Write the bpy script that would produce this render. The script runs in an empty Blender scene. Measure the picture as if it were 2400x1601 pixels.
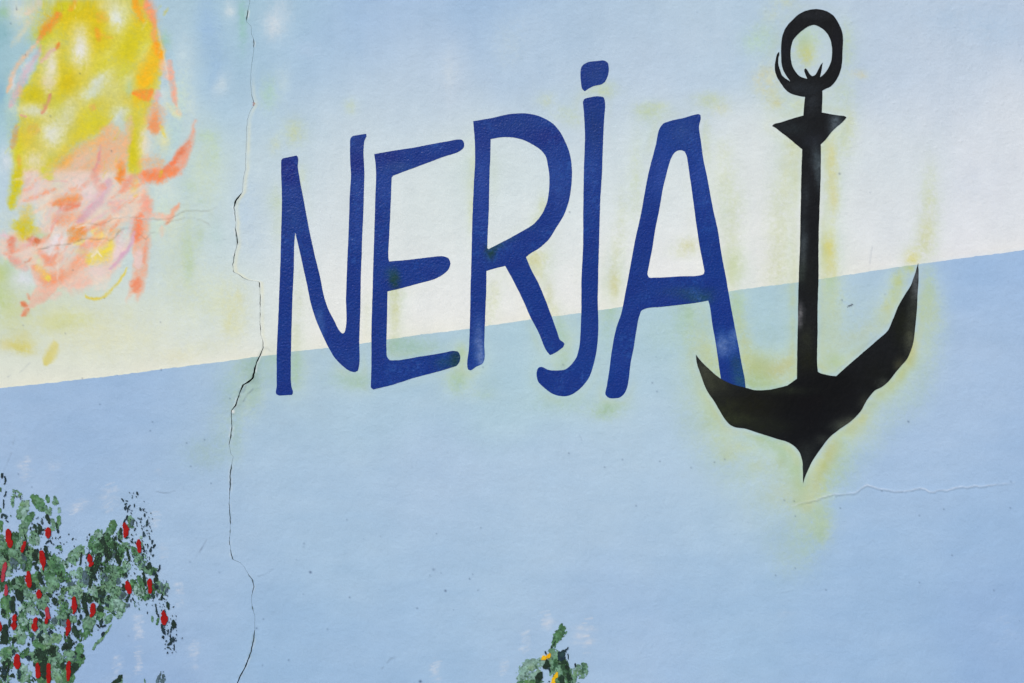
import bpy, math
import numpy as np
from mathutils import Vector
from mathutils.geometry import delaunay_2d_cdt

C = bpy.context.scene.collection
scn = bpy.context.scene

# ------------------------------------------------------------------ camera, world, sun, exposure
PPM = 600.0            # photo pixels per metre on the wall
PCX, PCY = 1200.0, 800.5
ZC = 1.95              # eye height
CAM_D = 5.0
cam_d = bpy.data.cameras.new('camera')
cam_d.sensor_width = 36.0
cam_d.lens = 36.0 * CAM_D / (2400.0 / PPM)
cam_d.clip_end = 500
cam = bpy.data.objects.new('camera', cam_d)
cam.location = (0, -CAM_D, ZC)
cam.rotation_euler = (math.radians(90), 0, 0)
C.objects.link(cam)
scn.camera = cam

SUN_ELEV, SUN_AZ = math.radians(43), math.radians(202)   # behind the camera, a little to its left
world = bpy.data.worlds.new('World')
scn.world = world
world.use_nodes = True
wn = world.node_tree.nodes
wl = world.node_tree.links
wn.clear()
sky = wn.new('ShaderNodeTexSky')
sky.sky_type = 'NISHITA'
sky.sun_disc = False
sky.sun_elevation = SUN_ELEV
sky.sun_rotation = SUN_AZ
sky.dust_density = 3.0
bg = wn.new('ShaderNodeBackground')
bg.inputs[1].default_value = 0.10
wo = wn.new('ShaderNodeOutputWorld')
wl.new(sky.outputs[0], bg.inputs[0])
wl.new(bg.outputs[0], wo.inputs[0])

sun_d = bpy.data.lights.new('sun', 'SUN')
sun_d.energy = 1.5
sun_d.angle = math.radians(10)
sun_d.color = (1.0, 0.95, 0.88)
sun = bpy.data.objects.new('sun', sun_d)
sd = Vector((math.sin(SUN_AZ) * math.cos(SUN_ELEV), math.cos(SUN_AZ) * math.cos(SUN_ELEV), math.sin(SUN_ELEV)))
sun.rotation_euler = sd.to_track_quat('Z', 'Y').to_euler()
sun.location = sd * 20
C.objects.link(sun)

scn.view_settings.view_transform = 'Standard'
scn.view_settings.look = 'None'
scn.view_settings.gamma = 1
scn.view_settings.use_curve_mapping = False
scn.view_settings.exposure = 0.27
GAIN = np.array([0.965, 0.985, 1.0])     # display colour -> paint colour under this light

# ------------------------------------------------------------------ helpers
rng = np.random.default_rng(7)


def hexc(h):
    h = h.lstrip('#')
    return np.array([int(h[i:i + 2], 16) / 255.0 for i in (0, 2, 4)])


def lin(c):
    c = np.clip(c, 0, 1)
    return np.where(c <= 0.04045, c / 12.92, ((c + 0.055) / 1.055) ** 2.4)


def hash2(ix, iy, seed):
    h = (ix.astype(np.int64) * 374761393 + iy.astype(np.int64) * 668265263 + seed * 1274126177) & 0xFFFFFFFF
    h = ((h ^ (h >> 13)) * 1274126177) & 0xFFFFFFFF
    h = (h ^ (h >> 16)) & 0xFFFFFFFF
    return h / 4294967295.0


def vnoise(x, y, scale, seed):
    x = x / scale
    y = y / scale
    ix = np.floor(x).astype(np.int64)
    iy = np.floor(y).astype(np.int64)
    fx = x - ix
    fy = y - iy
    fx = fx * fx * (3 - 2 * fx)
    fy = fy * fy * (3 - 2 * fy)
    a = hash2(ix, iy, seed)
    b = hash2(ix + 1, iy, seed)
    c = hash2(ix, iy + 1, seed)
    d = hash2(ix + 1, iy + 1, seed)
    return ((a + (b - a) * fx) * (1 - fy) + (c + (d - c) * fx) * fy) * 2 - 1


def fbm(x, y, scale, seed, octv=3):
    r = np.zeros_like(x, dtype=float)
    amp, tot = 1.0, 0.0
    for k in range(octv):
        # rotate each octave so that no grid shows
        a = 0.6 + k * 1.1
        xr = x * math.cos(a) - y * math.sin(a)
        yr = x * math.sin(a) + y * math.cos(a)
        r += amp * vnoise(xr, yr, scale, seed + 17 * k)
        tot += amp
        amp *= 0.55
        scale /= 2.03
    return r / tot


def line_dist(X, Y, pts):
    """distance to a polyline and where along it (0..1)"""
    pts = np.asarray(pts, float)
    if len(pts) == 1:
        return np.hypot(X - pts[0, 0], Y - pts[0, 1]), np.full(X.shape, 0.5)
    L = np.hypot(*(pts[1:] - pts[:-1]).T)
    cum = np.concatenate([[0], np.cumsum(L)])
    best = np.full(X.shape, 1e9)
    T = np.zeros(X.shape)
    for k in range(len(pts) - 1):
        ax, ay = pts[k]
        bx, by = pts[k + 1]
        dx, dy = bx - ax, by - ay
        l2 = dx * dx + dy * dy + 1e-9
        t = np.clip(((X - ax) * dx + (Y - ay) * dy) / l2, 0, 1)
        d = np.hypot(X - ax - t * dx, Y - ay - t * dy)
        m = d < best
        best = np.where(m, d, best)
        T = np.where(m, (cum[k] + t * L[k]) / cum[-1], T)
    return best, T


def in_poly(X, Y, poly):
    poly = np.asarray(poly, float)
    r = np.zeros(X.shape, bool)
    n = len(poly)
    for k in range(n):
        x1, y1 = poly[k]
        x2, y2 = poly[(k + 1) % n]
        if y1 == y2:
            continue
        m = (y1 > Y) != (y2 > Y)
        r ^= m & (X < (x2 - x1) * (Y - y1) / (y2 - y1) + x1)
    return r


def smooth(a, b, x):
    t = np.clip((x - a) / (b - a), 0, 1)
    return t * t * (3 - 2 * t)


def to_world(px, py):
    return (px - PCX) / PPM, ZC - (py - PCY) / PPM


def mesh_from(name, V, F, col=None, smooth_shade=True, mats=()):
    """V (n,3), F list of arrays (m,k) -> mesh with a 'paint' colour per vertex"""
    me = bpy.data.meshes.new(name)
    if not isinstance(F, (list, tuple)):
        F = [F]
    F = [np.asarray(f, np.int32) for f in F if len(f)]
    nl = sum(f.size for f in F)
    npoly = sum(len(f) for f in F)
    me.vertices.add(len(V))
    me.vertices.foreach_set('co', np.asarray(V, np.float32).ravel())
    me.loops.add(nl)
    me.loops.foreach_set('vertex_index', np.concatenate([f.ravel() for f in F]))
    me.polygons.add(npoly)
    tot = np.concatenate([np.full(len(f), f.shape[1], np.int32) for f in F])
    st = np.concatenate([[0], np.cumsum(tot)[:-1]]).astype(np.int32)
    me.polygons.foreach_set('loop_start', st)
    me.polygons.foreach_set('loop_total', tot)
    me.polygons.foreach_set('use_smooth', np.full(npoly, smooth_shade))
    me.update(calc_edges=True)
    me.validate()
    if col is not None:
        at = me.color_attributes.new('paint', 'FLOAT_COLOR', 'POINT')
        c = np.ones((len(V), 4), np.float32)
        c[:, :3] = np.clip(lin(col) * GAIN, 0.002, 0.9)
        at.data.foreach_set('color', c.ravel())
    for m in mats:
        me.materials.append(m)
    return me


def put(name, me, parent=None, loc=(0, 0, 0)):
    o = bpy.data.objects.new(name, me)
    C.objects.link(o)
    o.location = loc
    if parent is not None:
        o.parent = parent
    return o


def tag(o, label=None, cat=None, group=None, kind=None):
    if label:
        o['label'] = label
    if cat:
        o['category'] = cat
    if group:
        o['group'] = group
    if kind:
        o['kind'] = kind
    return o


def thing(name, px, py, label, cat, group=None):
    x, z = to_world(px, py)
    return tag(put(name, None, None, (x, 0, z)), label, cat, group)


# ------------------------------------------------------------------ materials
def paint_material(name, rough, spec, fine, coarse, pebble=0.0, grain=0.06, pdist=0.0022, pscale=62):
    """paint on plaster: colour from the mesh's paint layer, broken up by noise; relief from the plaster below"""
    m = bpy.data.materials.new(name)
    m.use_nodes = True
    n = m.node_tree.nodes
    l = m.node_tree.links
    n.clear()
    out = n.new('ShaderNodeOutputMaterial')
    b = n.new('ShaderNodeBsdfPrincipled')
    l.new(b.outputs[0], out.inputs[0])
    b.inputs['Specular IOR Level'].default_value = spec
    at = n.new('ShaderNodeAttribute')
    at.attribute_name = 'paint'
    geo = n.new('ShaderNodeNewGeometry')

    def noise(scale, detail=3.0, rough_=0.55, sx=1, sz=1, off=0):
        mp = n.new('ShaderNodeMapping')
        mp.inputs['Scale'].default_value = (scale * sx, scale, scale * sz)
        mp.inputs['Location'].default_value = (off, off * 0.7, off * 1.3)
        l.new(geo.outputs['Position'], mp.inputs[0])
        t = n.new('ShaderNodeTexNoise')
        t.inputs['Scale'].default_value = 1.0
        t.inputs['Detail'].default_value = detail
        t.inputs['Roughness'].default_value = rough_
        l.new(mp.outputs[0], t.inputs['Vector'])
        return t.outputs[0]

    # grain of the colour: spray specks and roller tone
    g1 = noise(230, 2.0)
    g2 = noise(9, 4.0, off=3)
    rmp = n.new('ShaderNodeMapRange')
    rmp.inputs['From Min'].default_value = 0.25
    rmp.inputs['From Max'].default_value = 0.75
    rmp.inputs['To Min'].default_value = 1 - grain
    rmp.inputs['To Max'].default_value = 1 + grain
    l.new(g1, rmp.inputs[0])
    rm2 = n.new('ShaderNodeMapRange')
    rm2.inputs['From Min'].default_value = 0.25
    rm2.inputs['From Max'].default_value = 0.75
    rm2.inputs['To Min'].default_value = 0.97
    rm2.inputs['To Max'].default_value = 1.03
    l.new(g2, rm2.inputs[0])
    mu = n.new('ShaderNodeMath')
    mu.operation = 'MULTIPLY'
    l.new(rmp.outputs[0], mu.inputs[0])
    l.new(rm2.outputs[0], mu.inputs[1])
    vm = n.new('ShaderNodeVectorMath')
    vm.operation = 'SCALE'
    l.new(at.outputs['Color'], vm.inputs[0])
    l.new(mu.outputs[0], vm.inputs['Scale'])
    l.new(vm.outputs[0], b.inputs['Base Color'])
    # roughness: glossier and duller patches of paint
    rr = n.new('ShaderNodeMapRange')
    rr.inputs['To Min'].default_value = rough - 0.10
    rr.inputs['To Max'].default_value = rough + 0.12
    rr.inputs['From Min'].default_value = 0.3
    rr.inputs['From Max'].default_value = 0.7
    l.new(noise(5, 3, off=9), rr.inputs[0])
    l.new(rr.outputs[0], b.inputs['Roughness'])
    # relief
    prev = None
    for (src, strength, dist) in (
            (noise(26, 4.0, 0.6, off=1), coarse, 0.004),
            (noise(150, 3.0, 0.65, off=5), fine, 0.0010),
            (noise(pscale, 1.5, 0.5, sx=1.0, off=7), pebble, pdist)):
        if strength <= 0:
            continue
        bp = n.new('ShaderNodeBump')
        bp.inputs['Strength'].default_value = strength
        bp.inputs['Distance'].default_value = dist
        l.new(src, bp.inputs['Height'])
        if prev is not None:
            l.new(prev, bp.inputs['Normal'])
        prev = bp.outputs[0]
    l.new(prev, b.inputs['Normal'])
    return m


M_WALL = paint_material('matt_wall_paint', 0.58, 0.20, 0.6, 0.5, 0.35, 0.03)
M_BLUE = paint_material('satin_blue_paint', 0.28, 0.20, 1.0, 0.4, 1.0, 0.22, 0.0021, 120)
M_BLACK = paint_material('matt_black_paint', 0.55, 0.12, 0.8, 0.5, 0.6, 0.32)
M_LEAF = paint_material('brushed_green_paint', 0.55, 0.2, 0.8, 0.3, 0.2, 0.22)
M_RED = paint_material('thick_red_paint', 0.42, 0.25, 0.9, 0.4, 0.5, 0.14)
M_MORTAR = paint_material('dirty_mortar', 0.9, 0.1, 0.9, 0.6, 0.3, 0.3)


def plain_material(name, col, rough, nscale, amp, bumps):
    m = bpy.data.materials.new(name)
    m.use_nodes = True
    n = m.node_tree.nodes
    l = m.node_tree.links
    b = n['Principled BSDF']
    b.inputs['Roughness'].default_value = rough
    geo = n.new('ShaderNodeNewGeometry')
    t = n.new('ShaderNodeTexNoise')
    t.inputs['Scale'].default_value = nscale
    t.inputs['Detail'].default_value = 6
    l.new(geo.outputs['Position'], t.inputs['Vector'])
    r = n.new('ShaderNodeValToRGB')
    r.color_ramp.elements[0].position = 0.3
    r.color_ramp.elements[1].position = 0.7
    r.color_ramp.elements[0].color = tuple(c * (1 - amp) for c in col) + (1,)
    r.color_ramp.elements[1].color = tuple(c * (1 + amp) for c in col) + (1,)
    l.new(t.outputs[0], r.inputs[0])
    l.new(r.outputs[0], b.inputs['Base Color'])
    bp = n.new('ShaderNodeBump')
    bp.inputs['Strength'].default_value = bumps
    bp.inputs['Distance'].default_value = 0.01
    l.new(t.outputs[0], bp.inputs['Height'])
    l.new(bp.outputs[0], b.inputs['Normal'])
    return m
# ------------------------------------------------------------------ outlines traced on the wall, in photo pixels
N_OUT = [(659, 376), (662.5, 371.5), (695, 364.6), (697.5, 367), (697.8, 389), (702, 417), (712, 470.5), (725, 539.5), (738, 600), (750.6, 651),
         (758, 689), (768.5, 722.5), (784, 753), (796.5, 776), (803, 782), (807, 780), (810, 770), (811, 702), (814.6, 600), (817.5, 532), (820, 455), (822.6, 412),
         (820.8, 378.7), (820.5, 343), (822.6, 322.5), (827, 318.7), (856.5, 313.6), (858.6, 315), (854, 330), (852, 353), (854, 404), (852.7, 455),
         (851.4, 506), (848.9, 557), (847.6, 600), (846, 638), (844.5, 727.6), (842, 794), (840.4, 863), (838.6, 869), (833, 872), (817, 868), (801.6, 856.5),
         (783.8, 837.4), (768.5, 811.8), (753, 778.7), (739, 745.5), (727.6, 707), (720, 669), (709.8, 623), (704, 596), (692, 544.6), (689.8, 570),
         (688.8, 625.5), (686, 689), (683, 778.7), (681.7, 855), (683, 906), (686.5, 922), (684, 925.5), (655, 927), (648, 924), (648.5, 905),
         (648.5, 829.7), (652, 753), (655, 676.6), (657.4, 612.8), (658.7, 557), (660.7, 455), (659, 404)]
E_OUT = [(877, 361), (883, 360), (924, 353), (965, 346.8), (1018.6, 336.5), (1056.9, 329.7), (1074.7, 326.8), (1083.7, 328), (1087.5, 335),
         (1087, 345.5), (1077, 354.4), (1044, 366), (982.8, 388.9), (944.6, 403), (921.6, 411.8), (917.8, 417), (916.5, 455), (914.4, 506), (912, 557),
         (911, 607.7), (912, 613), (957, 609), (1008, 603), (1039, 601), (1050.5, 605), (1055.6, 617.9), (1051.8, 630.6), (1039, 643), (1021, 653),
         (982.8, 663.8), (931.8, 677.8), (908, 683), (907, 753), (906, 817), (907.6, 837), (912.7, 843.7), (926.7, 844.5), (982.8, 836), (1033.9, 828),
         (1064.5, 822.6), (1073.5, 824), (1078.6, 834.8), (1076.8, 848.9), (1069.6, 857.8), (1033.9, 869), (970, 885.9), (914, 903.7), (883, 910.9),
         (874.4, 912.7), (869, 907.6), (870.5, 855), (870.5, 778.7), (873, 689), (875.6, 600), (877, 557), (880, 455), (881.5, 404), (879.5, 378.7)]
R_OUT = [(1109, 284), (1151, 277), (1197, 267), (1232.7, 265.9), (1258, 270.5), (1278.7, 278.7), (1299, 292.7), (1314.4, 311.8), (1327, 337),
         (1336, 362.9), (1340.4, 393.5), (1339.4, 431.8), (1333.5, 470), (1322, 503), (1304, 533), (1286, 561), (1263.3, 581.7), (1237.8, 598), (1233, 602.6),
         (1243, 627.6), (1263, 666), (1278.7, 704), (1294, 745), (1306.7, 780.8), (1311.8, 796), (1323, 806), (1319.5, 814), (1299, 828), (1288.9, 831.8),
         (1284, 826.7), (1263, 780.8), (1243, 742.5), (1222.5, 696.5), (1202, 655.7), (1184, 623), (1161, 629), (1140, 635), (1139.6, 678.7),
         (1137, 742.5), (1135, 806), (1134.5, 844.6), (1132, 851), (1115, 860), (1102.8, 868), (1097, 866), (1095.5, 860), (1099, 817), (1101.5, 753), (1102.8, 676.6),
         (1105, 600), (1106.6, 531.8), (1110.5, 429.7), (1113.5, 378.7), (1111.7, 314.9)]
R_HOLE = [(1149.8, 325.9), (1176.6, 321.5), (1202, 322), (1227.6, 328.4), (1250.6, 340), (1268.5, 352.7), (1278.7, 365.4), (1283.8, 385.9),
          (1287.6, 413.9), (1286.8, 444.6), (1282.5, 472.6), (1271, 500), (1253, 523), (1214.9, 547), (1176.6, 567.6), (1144.7, 584), (1142, 582),
          (1143.4, 538), (1145.4, 500), (1147, 419), (1149, 368)]
J_DOT = [(1366.7, 152), (1378, 146), (1401, 142.9), (1416.5, 142), (1424, 147), (1427, 161), (1424, 179), (1417.8, 191.9), (1410, 197.5),
         (1391, 202), (1378, 208.5), (1370, 213.6), (1365.4, 209.8), (1361.6, 191.9), (1360.3, 168.9), (1362.4, 157.4)]
J_OUT = [(1366, 239), (1369, 232.7), (1380.8, 228.4), (1406, 226), (1415, 228.4), (1417, 234), (1416, 278.7), (1413.4, 329.7), (1410.9, 406),
         (1407.6, 457), (1405, 538), (1402.5, 627.6), (1401, 704), (1402, 780.8), (1398.6, 819), (1391.8, 852), (1388.9, 862.8), (1378.7, 888.3),
         (1363.3, 907.4), (1345.5, 921.5), (1327.6, 928.6), (1309.8, 927.8), (1294.4, 922.7), (1276.6, 910), (1261, 893.4), (1257.4, 878),
         (1262.5, 861.5), (1270, 860), (1284, 866.6), (1302, 868.4), (1325, 865.8), (1339.9, 853.5), (1351.4, 836.9), (1357.8, 811.4), (1360.8, 775.6),
         (1362.4, 729.7), (1362.9, 653), (1366.7, 576.6), (1366.9, 500), (1367.5, 457), (1369, 380.8), (1371, 317), (1368.5, 265.9)]
A_OUT = [(1547.9, 297.8), (1554, 290), (1569.6, 284), (1600, 277), (1625.8, 269.7), (1638.5, 267.7), (1641.6, 269.7), (1642.4, 276), (1638.5, 294),
         (1642.4, 329.7), (1648.7, 375.6), (1656.4, 411.4), (1671.7, 493), (1682, 538), (1692, 602), (1700, 643), (1709.8, 700), (1720, 756), (1730, 807),
         (1739, 855.7), (1745.5, 888.9), (1748.5, 922), (1693, 906), (1689.3, 886), (1685.5, 860.8), (1677.8, 807), (1668.9, 756), (1661.5, 709), (1660, 704.5),
         (1636, 709), (1597.7, 714), (1546.7, 719.5), (1510.9, 724), (1503, 728.4), (1499.4, 737.4), (1490.5, 780.8), (1485.4, 814), (1477.7, 853),
         (1474.4, 883), (1470.5, 906), (1464, 921.5), (1452.7, 931.7), (1440, 933.7), (1423.3, 931), (1419, 925), (1422, 906), (1427, 875.5),
         (1434.4, 819), (1444.6, 768), (1456, 734.8), (1465, 691), (1477.7, 622.5), (1488, 566), (1503, 498), (1508, 470), (1521, 401), (1536.4, 342.5)]
A_HOLE = [(1595, 352), (1604, 355), (1609, 365), (1613, 388), (1619.4, 431.8), (1627, 488), (1632, 525.5), (1641, 584), (1651.3, 635), (1648.7, 643),
          (1643.6, 644.7), (1597.7, 647.5), (1533.9, 650.6), (1521, 650), (1518.6, 646), (1521, 622.5), (1528.8, 581.7), (1536.4, 533), (1544, 497),
          (1554.3, 439.5), (1565.8, 393.5), (1572, 373), (1579.8, 359), (1587.5, 353)]

RING_OUT = [(1913.3, 21.4), (1928.6, 23.6), (1941.4, 28.7), (1954, 37.6), (1961.8, 48.5), (1970.7, 66.4), (1975.2, 81.7), (1976, 94.4), (1974.8, 114.8),
            (1974, 140.4), (1971.4, 159.5), (1966.9, 174.8), (1959.3, 188.5), (1946.5, 203), (1933.7, 209), (1927.4, 212.5), (1886.8, 227), (1868.7, 224),
            (1854.6, 220), (1844.4, 213.8), (1836.8, 205.5), (1829, 194), (1821.5, 181.5), (1817, 168.4), (1815.7, 155.7), (1817.6, 140.4),
            (1821.5, 126.3), (1824.6, 121.9), (1826.2, 123.4), (1824, 135.3), (1824, 150.6), (1827.8, 163.3), (1833, 177.4), (1841.9, 185), (1852.4, 191.8),
            (1844.4, 179.9), (1836.8, 167.2), (1832.3, 153), (1830.4, 127.6), (1831, 102), (1834.2, 81.7), (1839.3, 68.9), (1848.3, 56.1),
            (1858.5, 45.9), (1871.2, 34.5), (1884, 27.4), (1898, 23)]
RING_HOLE = [(1908.2, 58), (1919.7, 62.5), (1931.2, 70.2), (1940, 80.4), (1946.5, 94.4), (1949.7, 109.7), (1950, 127.6), (1947.8, 144.2),
             (1941.4, 159.5), (1931.2, 173.5), (1921.6, 181.4), (1924.2, 169.7), (1926.7, 155.7), (1928.2, 147), (1923.5, 151.8), (1917.2, 164.6),
             (1911.4, 174.8), (1903.8, 178.8), (1896.7, 172.3), (1891.6, 163.3), (1887.8, 160.1), (1884.6, 162.7), (1887.2, 172.3), (1892, 185),
             (1882.7, 182.5), (1872.5, 178), (1863.6, 167.2), (1857.2, 155.7), (1854, 140.4), (1852.7, 125), (1854, 108.5), (1858.5, 94.4),
             (1868.7, 81.7), (1882.7, 69.5), (1896.7, 60.6)]
NECK = [(1886.8, 227), (1927.4, 212.5), (1927.4, 231), (1925.8, 264), (1882.7, 270.9), (1884.6, 246)]
STOCK = [(1882.7, 270.9), (1925.8, 264), (1944, 267.4), (1966.9, 270.9), (1982, 273.8), (1983.5, 275.7), (1979.7, 280.8), (1965.6, 293.6),
         (1951.6, 306), (1936.3, 325.5), (1923.5, 338.9), (1879.9, 349.7), (1862.3, 335.7), (1841.9, 318.4), (1826.6, 307.6), (1817.6, 300),
         (1809.3, 295.5), (1812.5, 291.8), (1826.6, 287.8), (1839.3, 284), (1864.8, 275.7)]
SHANK = [(1879.9, 349.7), (1923.5, 338.9), (1923.8, 360), (1923, 413.8), (1920, 503), (1918, 579.7), (1918, 656), (1916, 725), (1916, 776.6),
         (1915.2, 853), (1916.5, 870.5), (1868, 887.6), (1868.5, 827.6), (1870, 751), (1870.3, 710), (1872.2, 643.5), (1874.8, 567), (1876.6, 477.6),
         (1877.8, 413.8), (1879.3, 370)]
ARMS = [(1868, 887.6), (1916.5, 870.5), (1921.6, 874), (1944.6, 880), (1959.9, 881.7), (1982.8, 860.8), (2021, 827.6), (2059.4, 794.4), (2081, 774),
        (2092.6, 748.5), (2106, 716), (2121.6, 689.5), (2134.4, 669), (2142, 648.6), (2151.7, 616.7), (2152.7, 643.5), (2150, 694.6), (2148.6, 725),
        (2145, 763.8), (2138.5, 809.7), (2125.8, 840.4), (2100, 871), (2079.8, 896.5), (2064.5, 908), (2051.8, 913.9), (2033.9, 934.8), (2016, 965.4),
        (1993, 988.4), (1967.5, 1006), (1944.6, 1024.7), (1934.4, 1036.9), (1914, 1065), (1904, 1080), (1893.5, 1102), (1885.9, 1120), (1882.3, 1133),
        (1881.5, 1109.7), (1880, 1079), (1874.4, 1061), (1862.9, 1047), (1850, 1038), (1819.5, 1028), (1778.7, 1015), (1743, 1003.8), (1722.5, 1001),
        (1709.8, 994.8), (1699.5, 983), (1676.6, 945), (1653.6, 909), (1640.8, 873.6), (1633, 850.6), (1631.2, 831), (1638, 840.4), (1658.7, 862),
        (1689.3, 887.6), (1714.9, 900), (1748, 908.8), (1768.5, 914.4), (1799, 913.9), (1845, 904), (1855.2, 896.5)]
# ------------------------------------------------------------------ the wall's shape
CRACK = np.array([(584.5, -430), (584.5, 5), (579.4, 33), (578, 51), (588.3, 61), (589.6, 81.7), (594.7, 94.4), (596, 102), (594, 117.4),
    (589.6, 158), (587, 189), (589.6, 219.5), (596, 245), (587, 257.8), (579.4, 280.8), (577.3, 319), (576.8, 357),
    (574.3, 398), (571.7, 410), (567.9, 451), (559, 461), (551.3, 474), (548.2, 486.8), (551.8, 512), (552.6, 537.8),
    (557.7, 568.5), (551.3, 588.9), (546.2, 619.5), (547.5, 637.4), (559, 642.5), (569, 651), (582, 656.5),
    (599.8, 658.6), (607.7, 661), (609, 676.6), (611.5, 694), (610, 722.5), (609.7, 753), (611.5, 783.8), (616.6, 799),
    (616.6, 814), (610, 832), (602.6, 847.6), (600, 856), (592, 886.8), (579.4, 897), (569, 902), (561.5, 922.5),
    (552.6, 950.6), (543.6, 960.8), (542.4, 978.7), (543.6, 999), (539.8, 1027), (537.3, 1042.5), (542.4, 1063),
    (547.5, 1070.5), (542.4, 1091), (540.6, 1106), (539.8, 1131.8), (537.3, 1177.7), (538.5, 1205), (539.3, 1240.8),
    (537.3, 1271.5), (541, 1289), (546.2, 1311), (564, 1318.7), (574.3, 1330), (582, 1345.5), (592, 1358), (594.7, 1376),
    (589.6, 1396.5), (590.9, 1422), (597.2, 1445), (596.7, 1470.5), (593.4, 1501), (587, 1529), (574.3, 1565),
    (556.4, 1598), (540, 1650), (545, 1970)])
CRACK_W = np.array([(-430, .8), (20, .8), (28, 3), (40, 3), (52, 1.2), (75, .7), (90, 1), (98, 3.2), (112, 2.4), (120, .6), (150, .7), (215, .7),
    (240, 2.2), (252, 1.6), (262, 1), (300, 1.1), (400, 1.1), (448, 1.8), (460, 4.0), (472, 5.5), (482, 3.4), (490, 2.0), (540, 1.7),
    (568, 2.8), (590, 1.8), (640, 1.7), (660, 1.6), (664, 3.0), (672, 1.8), (760, 1.6), (810, 1.6), (832, 2.6), (860, 3.8), (880, 5),
    (896, 7.5), (905, 6.0), (925, 3.4), (948, 4.2), (960, 3.4), (966, 1.6), (1000, 2.0), (1025, 2.6), (1045, 1.2), (1066, .7), (1088, .9),
    (1102, 2.8), (1140, 2.4), (1180, 1.4), (1205, 2.0), (1280, 1.4), (1310, 2.0), (1345, 1.8), (1376, 2.2), (1400, 1.2),
    (1445, 2.0), (1500, 2.0), (1560, 2.8), (1600, 3.0), (1650, 2), (1970, 2)])
EDGE = np.array([(-1300, 1078), (0, 910), (178.7, 890.6), (382.8, 865.8), (520.7, 848.5), (600, 836.8), (648.5, 831), (684, 823.6), (766, 815.7),
    (845, 805), (909, 796), (983, 785), (1100, 769.7), (1137, 764.4), (1227.6, 751.4), (1355, 734.8), (1406, 726.9), (1457, 719),
    (1735, 679), (1800, 671), (1920, 655), (2029.7, 638), (2131.8, 623), (2233.9, 608.5), (2400, 586), (3700, 402)])


def crack_x(py):
    return np.interp(py, CRACK[:, 1], CRACK[:, 0]) + 1.6 * fbm(py * 0 + 3.3, py, 22, 91, 3) + 0.8 * fbm(py * 0 + 7.7, py, 7, 92, 2)


def crack_w(py):
    w = np.interp(py, CRACK_W[:, 0], CRACK_W[:, 1])
    gap = smooth(-.55, .05, fbm(py * 0 + 4.1, py, 19, 96, 2) + .35 * (w - 1.6))
    return np.maximum(0.5, .9 * w * gap * (.62 + .38 * smooth(430, 470, py)) * (1 + 0.6 * fbm(py * 0 + 1.7, py, 11, 93, 3)))


def edge_y(px):
    return np.interp(px, EDGE[:, 0], EDGE[:, 1]) + 1.3 * fbm(px, px * 0 + 5, 11, 94, 3) + 1.4 * fbm(px, px * 0 + 8, 120, 97, 2) - 1.1 * smooth(0.35, 0.8, fbm(px, px * 0 + 11, 9, 95, 2))


K6 = 600 / 2351.0      # the 600 px crops that lines were read from
K4 = 400 / 2351.0
K24 = 240 / 2351.0


def crop(ox, oy, k, pts):
    return [(ox + x * k, oy + y * k) for x, y in pts]


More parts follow.
